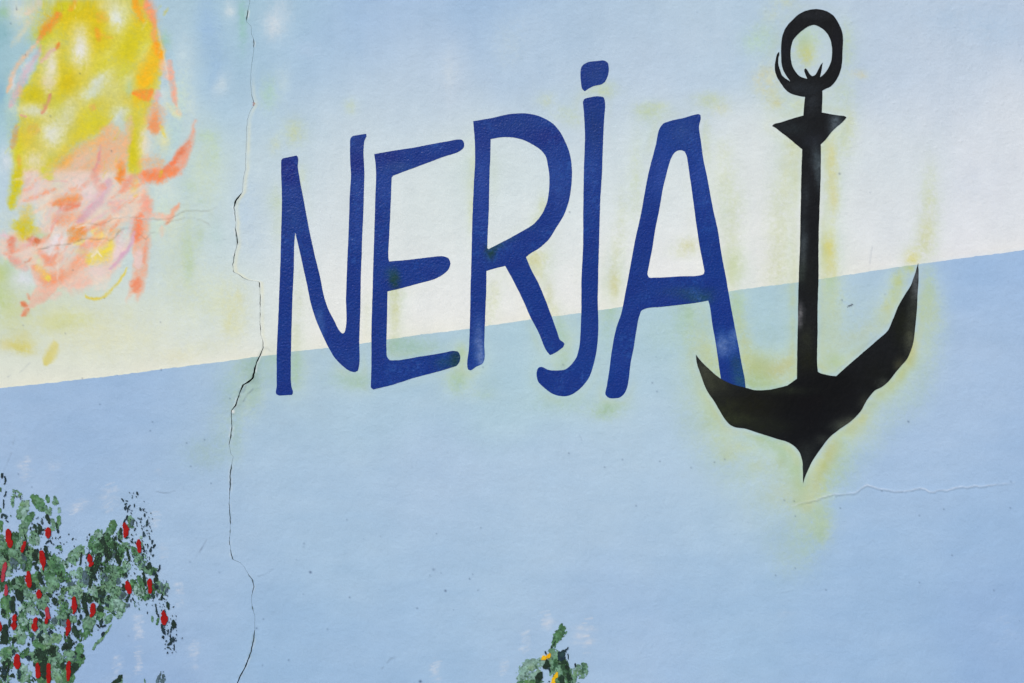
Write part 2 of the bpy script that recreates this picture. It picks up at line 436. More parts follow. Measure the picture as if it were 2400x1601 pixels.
# ledges: hairline cracks where the coat above stands a little proud, (points, drop in mm, dirt)
LEDGES = [
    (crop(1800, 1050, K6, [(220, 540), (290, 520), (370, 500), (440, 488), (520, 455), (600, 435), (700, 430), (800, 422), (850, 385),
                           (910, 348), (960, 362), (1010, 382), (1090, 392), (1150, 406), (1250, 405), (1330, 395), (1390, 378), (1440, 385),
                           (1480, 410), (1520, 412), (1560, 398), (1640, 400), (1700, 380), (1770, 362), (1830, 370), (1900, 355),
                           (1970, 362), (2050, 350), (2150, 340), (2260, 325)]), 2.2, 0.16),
    (crop(0, 400, K6, [(640, 530), (700, 510), (770, 490), (850, 485), (930, 500), (1040, 440), (1130, 425), (1220, 430), (1300, 440),
                       (1400, 445), (1480, 445), (1560, 440), (1620, 410), (1660, 385), (1720, 365), (1800, 365), (1870, 372),
                       (1940, 360), (2000, 325)]), 1.1, 0.38),
    (crop(0, 400, K6, [(310, 745), (350, 720), (430, 710), (470, 685), (540, 685), (600, 680), (660, 665), (740, 635), (800, 620), (880, 630),
                       (960, 620), (1010, 645), (1060, 610), (1090, 560), (1140, 530), (1190, 525)]), 1.0, 0.55),
    (crop(0, 400, K6, [(1500, 500), (1560, 465), (1640, 450), (1700, 430), (1780, 435), (1850, 455), (1910, 480), (1940, 520)]), .7, 0.35),
    (crop(0, 400, K6, [(1260, 570), (1310, 600), (1340, 630), (1380, 570), (1440, 560)]), .7, 0.4),
    (crop(0, 400, K6, [(1960, 645), (2020, 640), (2080, 628)]), .5, 0.2),
    (crop(190, 1130, K24, [(1680, 215), (1740, 208), (1800, 235), (1900, 240), (2030, 235), (2100, 185), (2180, 185)]), .6, 0.4),
    (crop(0, 1200, K6, [(1790, 430), (1820, 380), (1860, 320), (1900, 250), (1960, 235)]), .6, 0.5),
    (crop(600, 1200, K6, [(0, 590), (60, 580), (110, 555), (160, 515)]), .9, 0.15),
    (crop(1800, 1050, K6, [(100, 1330), (160, 1325), (240, 1305)]), .7, 0.12),
    (crop(1800, 1050, K6, [(915, 890), (960, 845), (985, 860)]), .5, 0.3),
    (crop(0, 800, K6, [(40, 1180), (80, 1080), (110, 1010)]), .4, 0.35),
    (crop(0, 800, K6, [(115, 950), (140, 865)]), .4, 0.4),
    (crop(0, 800, K6, [(65, 330), (110, 300)]), .4, 0.3),
    (crop(0, 800, K6, [(150, 310), (200, 265), (280, 190)]), .4, 0.3),
    (crop(600, 1200, K6, [(1150, 1445), (1175, 1420)]), .8, 0.5),
    (crop(600, 1200, K6, [(1200, 1390), (1230, 1350), (1290, 1330)]), .8, 0.3),
    (crop(0, 1200, K6, [(1780, 910), (1850, 908), (1940, 890)]), .5, 0.05),
    (crop(1200, 850, K6, [(610, 650), (635, 690), (650, 740)]), .6, 0.2),
    (crop(1800, 350, K6, [(930, 1110), (945, 950), (960, 880)]), .3, 0.25),
    (crop(600, 600, K6, [(70, 835), (110, 850), (140, 880)]), 1.0, 0.25),
    (crop(0, 800, K6, [(2330, 430), (2260, 500), (2230, 560)]), 1.2, 0.4),
    (crop(0, 800, K6, [(2260, 400), (2235, 470)]), 1.5, 0.6),
    (crop(1600, 700, K6, [(1240, 690), (1330, 700), (1400, 670), (1500, 590), (1700, 410), (1850, 280), (1905, 210)]), .25, 0.16),
]
# small pits and specks read from the photograph, (x, y, radius, dirt)
PITS = [(601 + 0, 0, 0, 0)]
PITS = [(x, y, r, d) for (x, y), r, d in zip(
    crop(600, 1200, K6, [(440, 290), (435, 320), (500, 555), (860, 785), (1740, 725), (1657, 200), (1145, 225), (835, 72), (1630, 530), (1598, 582),
                         (1700, 560), (1962, 615), (1990, 572), (2040, 720), (1480, 885), (1815, 900), (435, 755), (372, 440), (655, 1078),
                         (68, 985), (2065, 145), (300, 1362), (1510, 1558), (5, 1070), (60, 1410)]),
    [2, 2.2, 2.6, 1.8, 2.4, 1.5, 1.8, 1.8, 3.2, 1.6, 1.6, 1.8, 1.6, 1.8, 2.0, 1.4, 1.6, 1.5, 2.2, 1.8, 1.8, 2.2, 3.0, 2.0, 1.6],
    [.35, .2, .85, .5, .75, .45, .2, .3, .35, .35, .3, .6, .35, .35, .5, .35, .3, .3, .3, .4, .3, .4, .9, .6, .4])]
PITS += [(x, y, 1.8, .45) for x, y in crop(1200, 850, K6, [(1140, 1315), (1358, 907), (1645, 965), (522, 832), (1955, 888), (1290, 185), (1330, 265), (850, 960),
                                                      (1015, 890), (1860, 915)])]
PITS += [(x, y, 1.7, .5) for x, y in crop(1800, 1050, K6, [(150, 480), (240, 488), (250, 625), (665, 553), (1615, 562), (2230, 310), (2075, 1308), (1390, 1235),
                                                      (1690, 985), (70, 1170), (250, 1105), (532, 1303), (2225, 552), (1390, 620), (1045, 395)])]
PITS += [(x, y, 1.7, .5) for x, y in crop(0, 800, K6, [(918, 580), (1715, 935), (1752, 1148), (293, 1340), (1380, 822), (1400, 740), (168, 1220), (1940, 1305),
                                                  (755, 342), (1480, 265), (2112, 525), (1880, 905)])]
PITS += [(x, y, 1.8, .5) for x, y in crop(0, 0, K6, [(98, 215), (735, 676), (1025, 1388), (235, 505), (465, 1068), (152, 88)])]
PITS += [(x, y, 1.5, .45) for x, y in crop(0, 400, K6, [(1475, 1393), (670, 913), (213, 1420), (960, 1170), (600, 1495)])]
PITS += [(x, y, 1.6, .4) for x, y in crop(0, 1200, K6, [(1745, 460), (2015, 555), (1670, 1165), (1180, 1140)])]
PITS += [(1967.5, 407.5, 2.2, .5), (1973, 703, 1.6, .5), (1974, 704, 1.4, .3), (2074, 690, 1.5, .3), (2129, 988.5, 2.2, .6),
         (1320, 855, 2.0, .35), (1538, 836.5, 1.5, .3), (1335, 497.5, 1.6, .7), (1132, 861, 1.6, .4), (950, 890, 1.4, .35)]
for _ in range(36):
    PITS.append((rng.uniform(0, 2400), rng.uniform(900, 1600), rng.uniform(.8, 1.4), rng.uniform(.05, .22)))
for _ in range(60):
    PITS.append((rng.uniform(600, 2400), rng.uniform(0, 700), rng.uniform(.8, 1.4), rng.uniform(.05, .2)))
# lumps of plaster or paint that stand out, (x, y, radius, height mm)
LUMPS = [(x, y, rng.uniform(1.8, 5), rng.uniform(-.6, .8)) for x, y in zip(rng.uniform(0, 2400, 420), rng.uniform(0, 1600, 420))]
LUMPS += [(x, y, rng.uniform(1.3, 2.6), rng.uniform(.8, 2.2)) for x, y in zip(rng.uniform(1750, 2400, 260), rng.uniform(0, 360, 260))]
LUMPS += [(547, 965, 4, 2.5), (545, 968, 3, 2), (224, 590, 4, 1.2), (232, 596, 4, 1.2), (574, 860, 4, .8), (570, 878, 5, .8)]


def relief(px, py):
    """how far the wall stands out towards the viewer, in metres"""
    h = 0.0022 * fbm(px, py, 420, 1, 2) + 0.0007 * fbm(px, py, 130, 2, 2) + 0.00028 * fbm(px, py, 30, 3, 3)
    # long trowel ridges, faint
    h += 0.00030 * fbm(px + py * .3, py * 2.6, 70, 4, 3) + 0.00020 * fbm(px * 2.4 - py, py, 55, 5, 2)
    h += 0.00045 * np.clip(fbm(px * 1.6, py * .55, 9, 6, 2), 0, 1) * smooth(1500, 2100, px) * (1 - smooth(250, 420, py))
    cx = crack_x(py)
    d = px - cx
    w = crack_w(py)
    h += np.exp(-np.abs(d) / 9.0) * 0.0009 * np.clip(w / 2.5, .2, 2) * (1 + .6 * fbm(px, py, 15, 8, 2))
    # the coat right of the crack has lifted between 840 and 970
    h += np.where(d > 0, 0.0022, -0.0006) * np.exp(-np.abs(d) / 16.0) * smooth(835, 880, py) * (1 - smooth(940, 985, py))
    h += np.where(d > 0, 0.0012, 0) * np.exp(-np.abs(d) / 22.0) * smooth(440, 470, py) * (1 - smooth(640, 670, py))
    return h


def relief_details(px, py, h):
    shp = px.shape
    px = px.ravel()
    py = py.ravel()
    h = h.ravel().copy()
    for pts, drop, dirt in LEDGES:
        p = np.array(pts)
        m = (px > p[:, 0].min() - 30) & (px < p[:, 0].max() + 30) & (py > p[:, 1].min() - 36) & (py < p[:, 1].max() + 12)
        ix = np.nonzero(m)[0]
        if not len(ix):
            continue
        X, Y = px[ix], py[ix]
        wob = 1.1 * fbm(X, X * 0 + p[0, 1], 9, 31, 3)
        d, t = line_dist(X, Y + wob, p)
        # above or left of the line = proud
        o = np.argsort(p[:, 0])
        if p[:, 0].max() - p[:, 0].min() > (p[:, 1].max() - p[:, 1].min()) * .6:
            ly = np.interp(X, p[o, 0], p[o, 1])
            above = (Y + wob) < ly
        else:
            oy = np.argsort(p[:, 1])
            lx = np.interp(Y, p[oy, 1], p[oy, 0])
            above = X < lx
        ends = np.minimum(1, np.minimum(t, 1 - t) * 8 + .15)
        h[ix] += np.where(above, drop * 0.001 * (.55 * np.exp(-d / 3.6) + .5 * np.exp(-d / 11.0)), -drop * 0.00035 * np.exp(-d / 3.0)) * ends
    for x, y, r, dd in PITS:
        ix = np.nonzero((np.abs(px - x) < r * 3.5) & (np.abs(py - y) < r * 3.5))[0]
        if len(ix):
            q = ((px[ix] - x) ** 2 + (py[ix] - y) ** 2) / (r * r)
            h[ix] += -0.0016 * dd * np.exp(-q) + 0.0005 * np.exp(-q / 5)
    for x, y, r, mm in LUMPS:
        ix = np.nonzero((np.abs(px - x) < r * 3) & (np.abs(py - y) < r * 3))[0]
        if len(ix):
            h[ix] += mm * 0.0007 * np.exp(-((px[ix] - x) ** 2 + (py[ix] - y) ** 2) / (r * r))
    return h.reshape(shp)


# columns: coarse outside the picture, fine inside; two lips and a bottom along the crack
STEP = 2.4
colL = np.concatenate([np.linspace(-1200, -45, 24), np.arange(-36, 573, STEP), [575.0]])
colR = np.concatenate([[575.0], np.arange(577.4, 2442, STEP), np.linspace(2450, 3600, 24)])
rowU = np.concatenate([np.linspace(-430, -40, 10), np.arange(-30, 748, STEP), [750.0]])
rowD = np.concatenate([[750.0], np.arange(752.4, 1640, STEP), np.linspace(1650, 1970, 8)])
BACK = 0.32


def grid(cols, rows, side):
    c0, r0 = np.meshgrid(cols, rows)
    px, py = c0.copy(), r0.copy()
    fy = np.clip(1 - np.abs(r0 - 750) / np.where(r0 < 750, 1180.0, 1220.0), 0, 1)
    fx = np.exp(-np.abs(c0 - 575) / 120.0)
    for _ in range(5):
        py = r0 + (edge_y(px) - 750) * fy
        sx = crack_x(py) + side * crack_w(py) * 0.5 - 575
        px = c0 + sx * fx
    return px, py


# ------------------------------------------------------------------ what is painted on it
UP_PTS = """620 20 a1bfda;850 60 9dbbda;700 150 a2bfdb;1000 200 b3c8dc;900 250 b9cedb;700 230 afc8d8;620 110 9bbdd5;560 60 96bdca;
540 20 a6c8d0;800 330 c5d6da;1050 380 c8d9d8;600 350 b4ccd6;1200 30 9cbbd9;1400 30 a9c3d9;1600 40 b2c9da;1750 60 afc8da;2000 60 b6cadb;
2200 60 b6cadc;2380 40 b6c9dc;2200 200 c3d1de;2380 300 cad5e0;2100 400 c6d5dd;2350 500 cfd9e3;2200 580 d6dce4;1750 400 cedadb;1300 140 b8ccdb;
1500 200 bacddd;1480 400 c6d8dc;1200 450 c3d7dc;1000 500 ccdada;780 500 c8d6da;620 470 abc5dd;640 620 d8e1e2;1000 700 e1e6e5;
1300 680 e2e6e4;1580 600 e2e7e8;750 760 e0e4de;1800 600 e1e4e0;480 100 a0c0d8;430 40 b0cad6;450 200 b8d0da;520 250 a0c0da;430 330 bcd3d8;500 380 bad4ce;
450 500 c0d4d0;500 600 b7cfd4;430 600 b9cfda;400 700 c8d8d8;520 740 d0ded8;300 760 ccdad0;150 700 c4d6d0;60 650 bacfcc;60 780 c9d5c0;
200 800 d8ddcc;300 830 dde1d2;450 800 d6ded6;200 880 e2e6dc;60 880 e0e4da;450 850 e6e8e4;20 100 90bbc6;10 200 8fbbcb;20 350 a9c8d6;
15 480 c4d4e0;60 30 bfd2da;900 780 e6e8e4;1250 740 e7e9e4;1650 650 e7e9e6;1950 630 dfe3e0;2300 590 dfe3e8;200 300 c8ccb0;2000 500 cfdade"""
LO_PTS = """30 950 9bb6da;300 920 99b5da;500 900 9fb9da;30 1100 9db6d9;300 1050 99b4d8;480 1050 a3bcda;600 1000 a5c0da;600 890 a5bfce;
700 900 abc3d8;950 840 a9c3d6;900 950 a9c4dc;1000 1100 aac1de;800 1300 a3bedb;700 1500 97b5d8;1000 1450 9fbbdb;1200 820 abc7d8;1400 850 adc8d8;
1500 1000 b0c7dd;1300 1150 abc3de;1550 800 abc6d6;1600 1200 a8c1dd;1500 1500 9fb9db;1700 1400 9dbadb;1350 1580 a0bada;1750 1150 b0c8dc;
1750 740 a7c5d6;1850 740 abc7d6;2000 700 a8c2db;2000 770 b1c7dc;2300 650 9db9de;2300 800 a9bfde;2250 950 a6bede;2100 1080 a4bdde;2380 1000 9cb7dc;
2000 1300 9bb8db;2300 1200 98b5da;2350 1500 93b0d8;2050 1500 99b6da;100 1500 95b0d6;400 1400 9db7d9;300 1560 90acd4;450 1250 a1bbda;
2380 610 98b5de;700 1150 a5bfdc;1150 1300 a5bfdc;900 1570 99b6d9"""


def field(X, Y, text, sig=98.0):
    X = np.clip(X, -60, 2460)
    Y = np.clip(Y, -60, 1660)
    acc = np.zeros(X.shape + (3,))
    W = np.zeros(X.shape)
    Xw = X + 45 * fbm(X, Y, 180, 51, 3)
    Yw = Y + 45 * fbm(X, Y, 180, 52, 3)
    for s in text.replace('\n', '').split(';'):
        a, b, h = s.split()
        hc = hexc(h)
        if text is UP_PTS and float(b) >= 290 and float(a) > 560:
            hc = hc * .66 + hexc('e5e9e6') * .34
        w = np.exp(-((Xw - float(a)) ** 2 + (Yw - float(b)) ** 2) / (2 * sig * sig)) + 1e-7
        W += w
        acc += w[..., None] * hc
    return acc / W[..., None]


class Painter:
    """mixes sprayed and brushed colour into an array of points"""

    def __init__(self, X, Y, col):
        self.X, self.Y, self.c = X, Y, col
        self.wx = X + 2.6 * fbm(X, Y, 26, 61, 3)
        self.wy = Y + 2.6 * fbm(X, Y, 26, 62, 3)
        self.g = fbm(X, Y, 8, 63, 2) * .7 + (rng.random(X.shape) - .5) * .9
        self.m = fbm(X, Y, 34, 64, 3)
        self.speck = fbm(X, Y, 5.2, 65, 2)
        u, v = X * .8 - Y * .6, X * .6 + Y * .8
        self.dry = .6 * fbm(v * 3.0, u * .55, 9, 66, 3) + .6 * fbm(X, Y, 6, 67, 2)   # dry-brush tracks
        self.tex = 0.0

    def _mix(self, ix, a, col):
        a = a * (1 + .35 * self.m[ix]) + (self.g[ix] * .55 + self.speck[ix] * .8) * a * (1 - a)
        if self.tex:
            a = a * (1 + self.tex * self.dry[ix] * (1.6 - a))
        a = np.clip(a, 0, 1)[:, None]
        self.c[ix] = self.c[ix] * (1 - a) + hexc(col) * a

    def _near(self, x0, x1, y0, y1):
        return np.nonzero((self.X > x0) & (self.X < x1) & (self.Y > y0) & (self.Y < y1))[0]

    def blob(self, x, y, rx, ry, col, a=.6, rot=0.0):
        r = max(rx, ry) * 2.4
        ix = self._near(x - r, x + r, y - r, y + r)
        if len(ix):
            dx, dy = self.wx[ix] - x, self.wy[ix] - y
            ca, sa = math.cos(rot), math.sin(rot)
            q = ((dx * ca + dy * sa) / rx) ** 2 + ((-dx * sa + dy * ca) / ry) ** 2
            self._mix(ix, a * np.exp(-q * .9), col)

    def stroke(self, pts, w, col, a=.7, hard=.35):
        p = np.array(pts, float)
        r = w * 2.6 + 4
        ix = self._near(p[:, 0].min() - r, p[:, 0].max() + r, p[:, 1].min() - r, p[:, 1].max() + r)
        if len(ix):
            d, t = line_dist(self.wx[ix], self.wy[ix], p)
            ww = w * (0.55 + 0.45 * np.sqrt(np.clip(4 * t * (1 - t), 0, 1))) if len(p) > 1 else w
            self._mix(ix, a * (1 - smooth(ww * hard, ww * (2.2 if self.tex else 1.9), d)), col)

    def area(self, poly, col, a=.7, blur=6.0):
        p = np.array(poly, float)
        ix = self._near(p[:, 0].min() - blur * 2, p[:, 0].max() + blur * 2, p[:, 1].min() - blur * 2, p[:, 1].max() + blur * 2)
        if len(ix):
            X, Y = self.wx[ix], self.wy[ix]
            d, _ = line_dist(X, Y, np.vstack([p, p[:1]]))
            d = np.where(in_poly(X, Y, p), d, -d)
            self._mix(ix, a * smooth(-blur, blur, d), col)


def A(*pts):
    return crop(0, 0, K6, pts)


def B(*pts):
    return crop(0, 400, K6, pts)


def sprayed_figure(P):
    # brushwork has rougher edges than spray
    P.wx = P.wx + 1.3 * fbm(P.X, P.Y, 6, 68, 2) + 3 * fbm(P.X, P.Y, 15, 69, 2)
    P.wy = P.wy + 1.3 * fbm(P.X, P.Y, 6, 70, 2) + 3 * fbm(P.X, P.Y, 15, 74, 2)
    """the loose yellow and coral figure at the top left"""
    def ba(x, y, rx, ry, c, a=.6, rot=0):
        (u, v), = A((x, y))
        P.blob(u, v, rx * K6, ry * K6, c, a, rot)

    def bb(x, y, rx, ry, c, a=.6, rot=0):
        (u, v), = B((x, y))
        P.blob(u, v, rx * K6, ry * K6, c, a, rot)

    def sa(pts, w, c, a=.7, hard=.35):
        P.stroke(A(*pts), w * K6, c, a * (.84 if P.tex else 1), .15 if P.tex else hard)

    def sb(pts, w, c, a=.7, hard=.35):
        P.stroke(B(*pts), w * K6, c, a * (.84 if P.tex else 1), .15 if P.tex else hard)
    # bluish and green air around it
    ba(20, 280, 80, 150, '7fb0bc', .6); ba(30, 110, 50, 60, '8fbe94', .6); ba(10, 880, 45, 120, '7fabc8', .7)
    ba(180, 110, 90, 90, 'd2dde6', .8); ba(1520, 370, 45, 70, '93bfa8', .6); ba(1900, 220, 110, 260, '98bada', .7)
    ba(1980, 620, 110, 300, '9abbd9', .7); ba(1700, 550, 110, 300, 'bed4de', .6); ba(2110, 90, 45, 80, 'cfdce2', .7)
    ba(2030, 790, 60, 110, 'cbd9df', .6, .3); ba(2230, 200, 40, 200, '8fc0b6', .7); ba(1900, 1250, 80, 50, 'b2cfb4', .6)
    ba(1960, 1400, 50, 120, 'b4cfae', .45); ba(1500, 900, 90, 120, 'd5dedb', .6); ba(1580, 1250, 80, 120, 'b2cfd6', .6)
    ba(2060, 1000, 90, 180, 'a8c6da', .5); ba(1750, 1000, 60, 140, 'c6d8dc', .5)
    bb(1750, 150, 60, 60, 'b2cdb8', .45); bb(1740, 900, 40, 110, 'a8c8a8', .55, .1); bb(1830, 600, 40, 120, 'b0caa8', .45)
    bb(1640, 760, 110, 180, 'b4cdd8', .6); bb(1980, 560, 60, 120, 'b0ccce', .4); bb(1500, 140, 110, 110, 'cfdcd8', .7)
    bb(1850, 290, 30, 20, 'a2c0a2', .5); bb(2190, 1150, 28, 60, 'cfd2a4', .5); bb(2100, 1380, 30, 120, 'd0d3a6', .4, .3)
    bb(1180, 1330, 60, 80, 'd3d6ae', .4); bb(0, 960, 70, 90, 'bfc66a', .7); bb(90, 1130, 60, 70, 'bfd2de', .7)
    bb(560, 1400, 130, 60, 'c8cf92', .75, -.3); bb(100, 1300, 90, 40, 'c6d2a2', .5); bb(200, 1540, 90, 70, 'd0cc88', .6)
    P.blob(38, 812, 30, 9, 'cfc76a', .85, .3); P.blob(60, 815, 22, 14, 'd0c768', .7)
    P.stroke([(130, 806), (120, 830), (108, 850)], 11, 'd4ca74', .85); P.blob(10, 810, 20, 12, 'd5d1a0', .6)
    P.blob(420, 835, 40, 20, 'dcdcc0', .5); P.blob(480, 812, 40, 20, 'd6dcc4', .5)
    # wide yellow-green haze of overspray
    for x, y, rx, ry, c, a in [(60, 560, 60, 60, 'd6d8b8', .5), (120, 740, 110, 50, 'd3d8b0', .55), (260, 790, 120, 50, 'd8dab6', .5), (30, 720, 40, 60, 'c6cf9c', .6),
                               (420, 640, 50, 110, 'cfd8ba', .45), (390, 520, 60, 50, 'cfd9be', .4), (480, 400, 40, 90, 'c6d5b4', .4), (500, 700, 60, 60, 'd4dcb8', .45), (550, 740, 30, 60, 'd6d8a8', .45),
                               (420, 230, 24, 60, 'ccdcc0', .4), (90, 40, 50, 40, 'c9d4b4', .4), (40, 250, 30, 80, 'b4cebc', .4), (150, 690, 60, 26, 'cdd8c4', .5), (330, 720, 60, 40, 'd0dac8', .4),
                               (20, 640, 30, 30, 'a8c48c', .5), (0, 700, 26, 30, 'b4c880', .5), (160, 750, 50, 18, 'cad08e', .5), (440, 590, 14, 60, 'b4cc9a', .35)]:
        P.blob(x, y, rx, ry, c, a)
    # yellow body
    P.area(A((520, -30), (1330, -30), (1400, 200), (1480, 400), (1500, 560), (1460, 760), (1400, 930), (1360, 1050), (1300, 1600), (1170, 1600),
             (1180, 1150), (1090, 1040), (960, 1180), (700, 1320), (560, 1450), (380, 1600), (150, 1600), (120, 1400), (170, 1200), (170, 900),
             (260, 740), (350, 560), (370, 400), (400, 260), (480, 150)), 'cfc444', .9, 9)
    for x, y, rx, ry, c, a in [
        (700, 120, 300, 130, 'cdb706', .95), (900, 330, 230, 200, 'cfb90a', .85), (420, 330, 110, 80, 'bfbf1c', .9),
        (640, 780, 130, 150, 'cab60a', .9), (310, 880, 120, 90, 'c4b920', .95), (1180, 420, 170, 190, 'c6bd14', .8),
        (950, 620, 120, 120, 'cdc83a', .7), (860, 1120, 130, 130, 'cdc733', .75), (700, 1230, 120, 80, 'd0c63a', .6), (560, 600, 60, 170, 'cdbf22', .8),
        (1240, 900, 90, 70, 'dcb81e', .95), (1230, 1400, 62, 220, 'c9c022', .95), (170, 1420, 60, 180, 'c9c222', .9),
        (260, 1250, 90, 100, 'd2c046', .85), (480, 1500, 90, 80, 'c2c430', .6), (620, 1400, 90, 50, 'd0c640', .6), (520, 1000, 60, 120, 'c6c848', .6),
        (1350, 260, 60, 120, 'd0c42c', .8), (1050, 820, 150, 160, 'cfd096', .6), (1150, 700, 60, 100, 'bfc94e', .5), (600, 60, 120, 60, 'bcc12c', .6)]:
        ba(x, y, rx, ry, c, a)
    sa([(1420, 450), (1390, 620), (1310, 760)], 70, 'e4ba20', .95)
    # pale gaps in it
    for x, y, rx, ry, c, a, r in [
        (740, 450, 88, 175, 'dfe0de', .97, 0), (730, 260, 70, 60, 'd8d3a4', .5, 0), (1060, 150, 80, 170, 'dce2da', .95, -.1),
        (1150, 110, 60, 100, 'd6dcb8', .6, 0), (950, 60, 60, 60, 'dfdccc', .5, 0), (470, 620, 65, 210, 'dfddd4', .9, .1), (440, 760, 60, 50, 'dccfb4', .6, 0),
        (480, 1230, 105, 120, 'dfe2dc', .95, 0), (890, 770, 150, 60, 'd3dbd6', .85, -.75), (840, 860, 100, 60, 'ced9cc', .7, -.5),
        (300, 1020, 170, 60, 'd6d9c4', .85, .15), (620, 1050, 80, 200, 'd6dacb', .7, .4), (1100, 1040, 80, 60, 'd0dce2', .8, -.6),
        (1320, 500, 50, 120, 'd3dc9c', .6, .3), (1180, 720, 70, 40, 'dcd89a', .7, -.8), (1000, 480, 100, 50, 'd6d894', .4, -.6),
        (250, 620, 50, 120, 'cfdbe0', .8, .4), (120, 740, 30, 100, 'd8d6dc', .8, .2), (1500, 1280, 60, 110, 'dfdcae', .8, 0),
        (1330, 1330, 60, 160, 'e3dccc', .9, 0), (1190, 820, 35, 90, 'a9c9b8', .6, 0), (330, 1480, 120, 100, 'dfd9c8', .7, 0), (60, 1480, 60, 120, 'cfdae2', .8, 0)]:
        ba(x, y, rx, ry, c, a, r)
    # coral and pink strokes over it
    P.tex = .6
    for pts, w, c, a in [
        ([(550, 130), (450, 230), (375, 330)], 30, 'dd8c40', .95), ([(370, 330), (350, 390)], 16, 'd29a78', .8),
        ([(350, 390), (210, 530), (110, 700), (65, 850)], 17, 'e2bc9c', .85), ([(355, 460), (230, 680), (160, 830), (95, 980)], 24, 'd2b2bc', .75),
        ([(380, 410), (300, 560)], 10, 'cfa6a0', .5), ([(540, 405), (520, 440)], 16, 'd4813c', .9),
        ([(510, 440), (420, 510), (370, 570)], 18, 'd6b0b4', .8), ([(465, 870), (430, 950), (385, 1040)], 15, 'cd9678', .85),
        ([(190, 1060), (245, 1080)], 10, 'd39a98', .8), ([(155, 1160), (110, 1350)], 22, 'c99a66', .8), ([(180, 1420), (175, 1567)], 14, 'dba05a', .5),
        ([(180, 800), (190, 900)], 20, 'd6b888', .5), ([(1230, 0), (1290, 170)], 26, 'ef9c20', .95), ([(1300, 150), (1320, 210)], 24, 'e3b428', .8),
        ([(1340, 0), (1400, 180)], 40, 'ea9a74', .95), ([(1410, 180), (1410, 330), (1440, 430)], 18, 'e6a078', .85),
        ([(1430, 400), (1480, 530)], 32, 'eaa420', .95), ([(1490, 560), (1560, 720)], 38, 'e9c2b0', .8), ([(1560, 560), (1580, 760), (1620, 960)], 22, 'e8a890', .85),
        ([(1460, 290), (1540, 700)], 6, 'efe2cc', .6), ([(1530, 960), (1640, 1070)], 30, 'dcdcb4', .7), ([(1620, 980), (1650, 1050)], 20, 'e6c8a8', .6),
        ([(1230, 850), (1390, 840)], 22, 'e8883a', .95), ([(1270, 870), (1350, 905), (1390, 850)], 22, 'ea8a48', .9), ([(1440, 850), (1440, 920)], 30, 'ddb2b0', .85),
        ([(1420, 960), (1430, 1200)], 60, 'e2a67a', .95), ([(1430, 1080), (1420, 1200)], 45, 'e09868', .8), ([(1480, 1150), (1520, 1270)], 14, 'e6d25c', .8),
        ([(890, 270), (910, 370)], 22, 'dc9e2c', .9), ([(920, 315), (1030, 355)], 14, 'd8b040', .7), ([(900, 150), (970, 170)], 44, 'd6ae40', .7),
        ([(700, 20), (640, 100)], 16, 'd7a234', .8), ([(840, 980), (870, 990)], 26, 'd8ac64', .8), ([(270, 1180), (350, 1200)], 34, 'd4ab58', .6),
        ([(380, 20), (240, 130)], 26, 'dccdbc', .7), ([(290, 170), (110, 420)], 24, 'd2ceb4', .6), ([(500, 10), (470, 60)], 30, 'cfd4b0', .5),
        ([(560, 1540), (680, 1440)], 34, 'e0a246', .85), ([(930, 1290), (890, 1440)], 22, 'd99c8a', .5), ([(1190, 1080), (1180, 1300)], 30, 'd8b8b4', .6)]:
        sa(pts, w, c, a)
    # pink belly
    P.area(A((1030, 1110), (1090, 1200), (1190, 1240), (1150, 1600), (430, 1600), (600, 1500), (700, 1360), (900, 1270)), 'e4b890', .80, 9)
    P.area(B((150, 0), (1150, 0), (1350, 150), (1380, 350), (1300, 450), (1100, 500), (600, 560), (100, 640), (60, 600), (130, 560), (350, 560),
             (380, 400), (330, 280), (150, 330), (210, 150)), 'e2cbbd', .82, 9)
    P.area(B((-20, 640), (60, 600), (400, 620), (900, 600), (1230, 590), (1150, 780), (1000, 1000), (830, 1070), (700, 1090), (520, 1010),
             (400, 1010), (300, 900), (150, 850), (-20, 760)), 'e4cbbe', .82, 8)
    for pts, w, c, a in [
        ([(960, 1200), (1000, 1400), (900, 1567)], 60, 'e2ad90', .6), ([(780, 1380), (700, 1500)], 50, 'e3c2b8', .6), ([(930, 1330), (900, 1500), (860, 1567)], 14, 'd0909c', .6),
        ([(1100, 1500), (1130, 1567)], 34, 'e29a5c', .8), ([(1300, 1500), (1480, 1500)], 60, 'e2a878', .6)]:
        sa(pts, w, c, a)
    P.tex = .2
    for x, y, rx, ry, c, a, r in [(450, 150, 240, 120, 'e2c4b4', .40, -.5), (900, 500, 260, 120, 'e6b890', .34, -.3), (300, 640, 220, 90, 'e3b49c', .35, 0), (700, 950, 200, 90, 'e6c8b4', .4, -.3),
                                  (850, 250, 160, 120, 'dcc4cc', .35, 0), (1200, 200, 120, 160, 'e4c0a0', .35, 0)]:
        bb(x, y, rx, ry, c, a, r)
    for x, y, rx, ry, c, a, r in [(800, 1340, 220, 60, 'dfb060', .38, -.4), (560, 1500, 140, 50, 'dda848', .4, -.5), (1320, 700, 70, 160, 'e6ae20', .45, .1), (1450, 420, 40, 150, 'ec9a28', .45, -.15),
                                  (1400, 120, 40, 130, 'ec9468', .35, -.2), (1250, 80, 40, 110, 'e8a41c', .4, 0), (430, 240, 60, 90, 'd89a30', .35, .6)]:
        ba(x, y, rx, ry, c, a, r)
    P.tex = .6
    # hook to the right
    P.area(A((1797, 1105), (1778, 1330), (1725, 1480), (1660, 1600), (1560, 1640), (1300, 1680), (1250, 1620), (1300, 1560), (1500, 1545), (1570, 1480),
             (1640, 1380), (1730, 1270)), 'eaa084', .82, 7)
    sa([(1740, 1300), (1600, 1480), (1500, 1567)], 22, 'e27e58', .8)
    sb([(1330, 30), (1450, 60), (1620, -10)], 42, 'e8895a', .9)
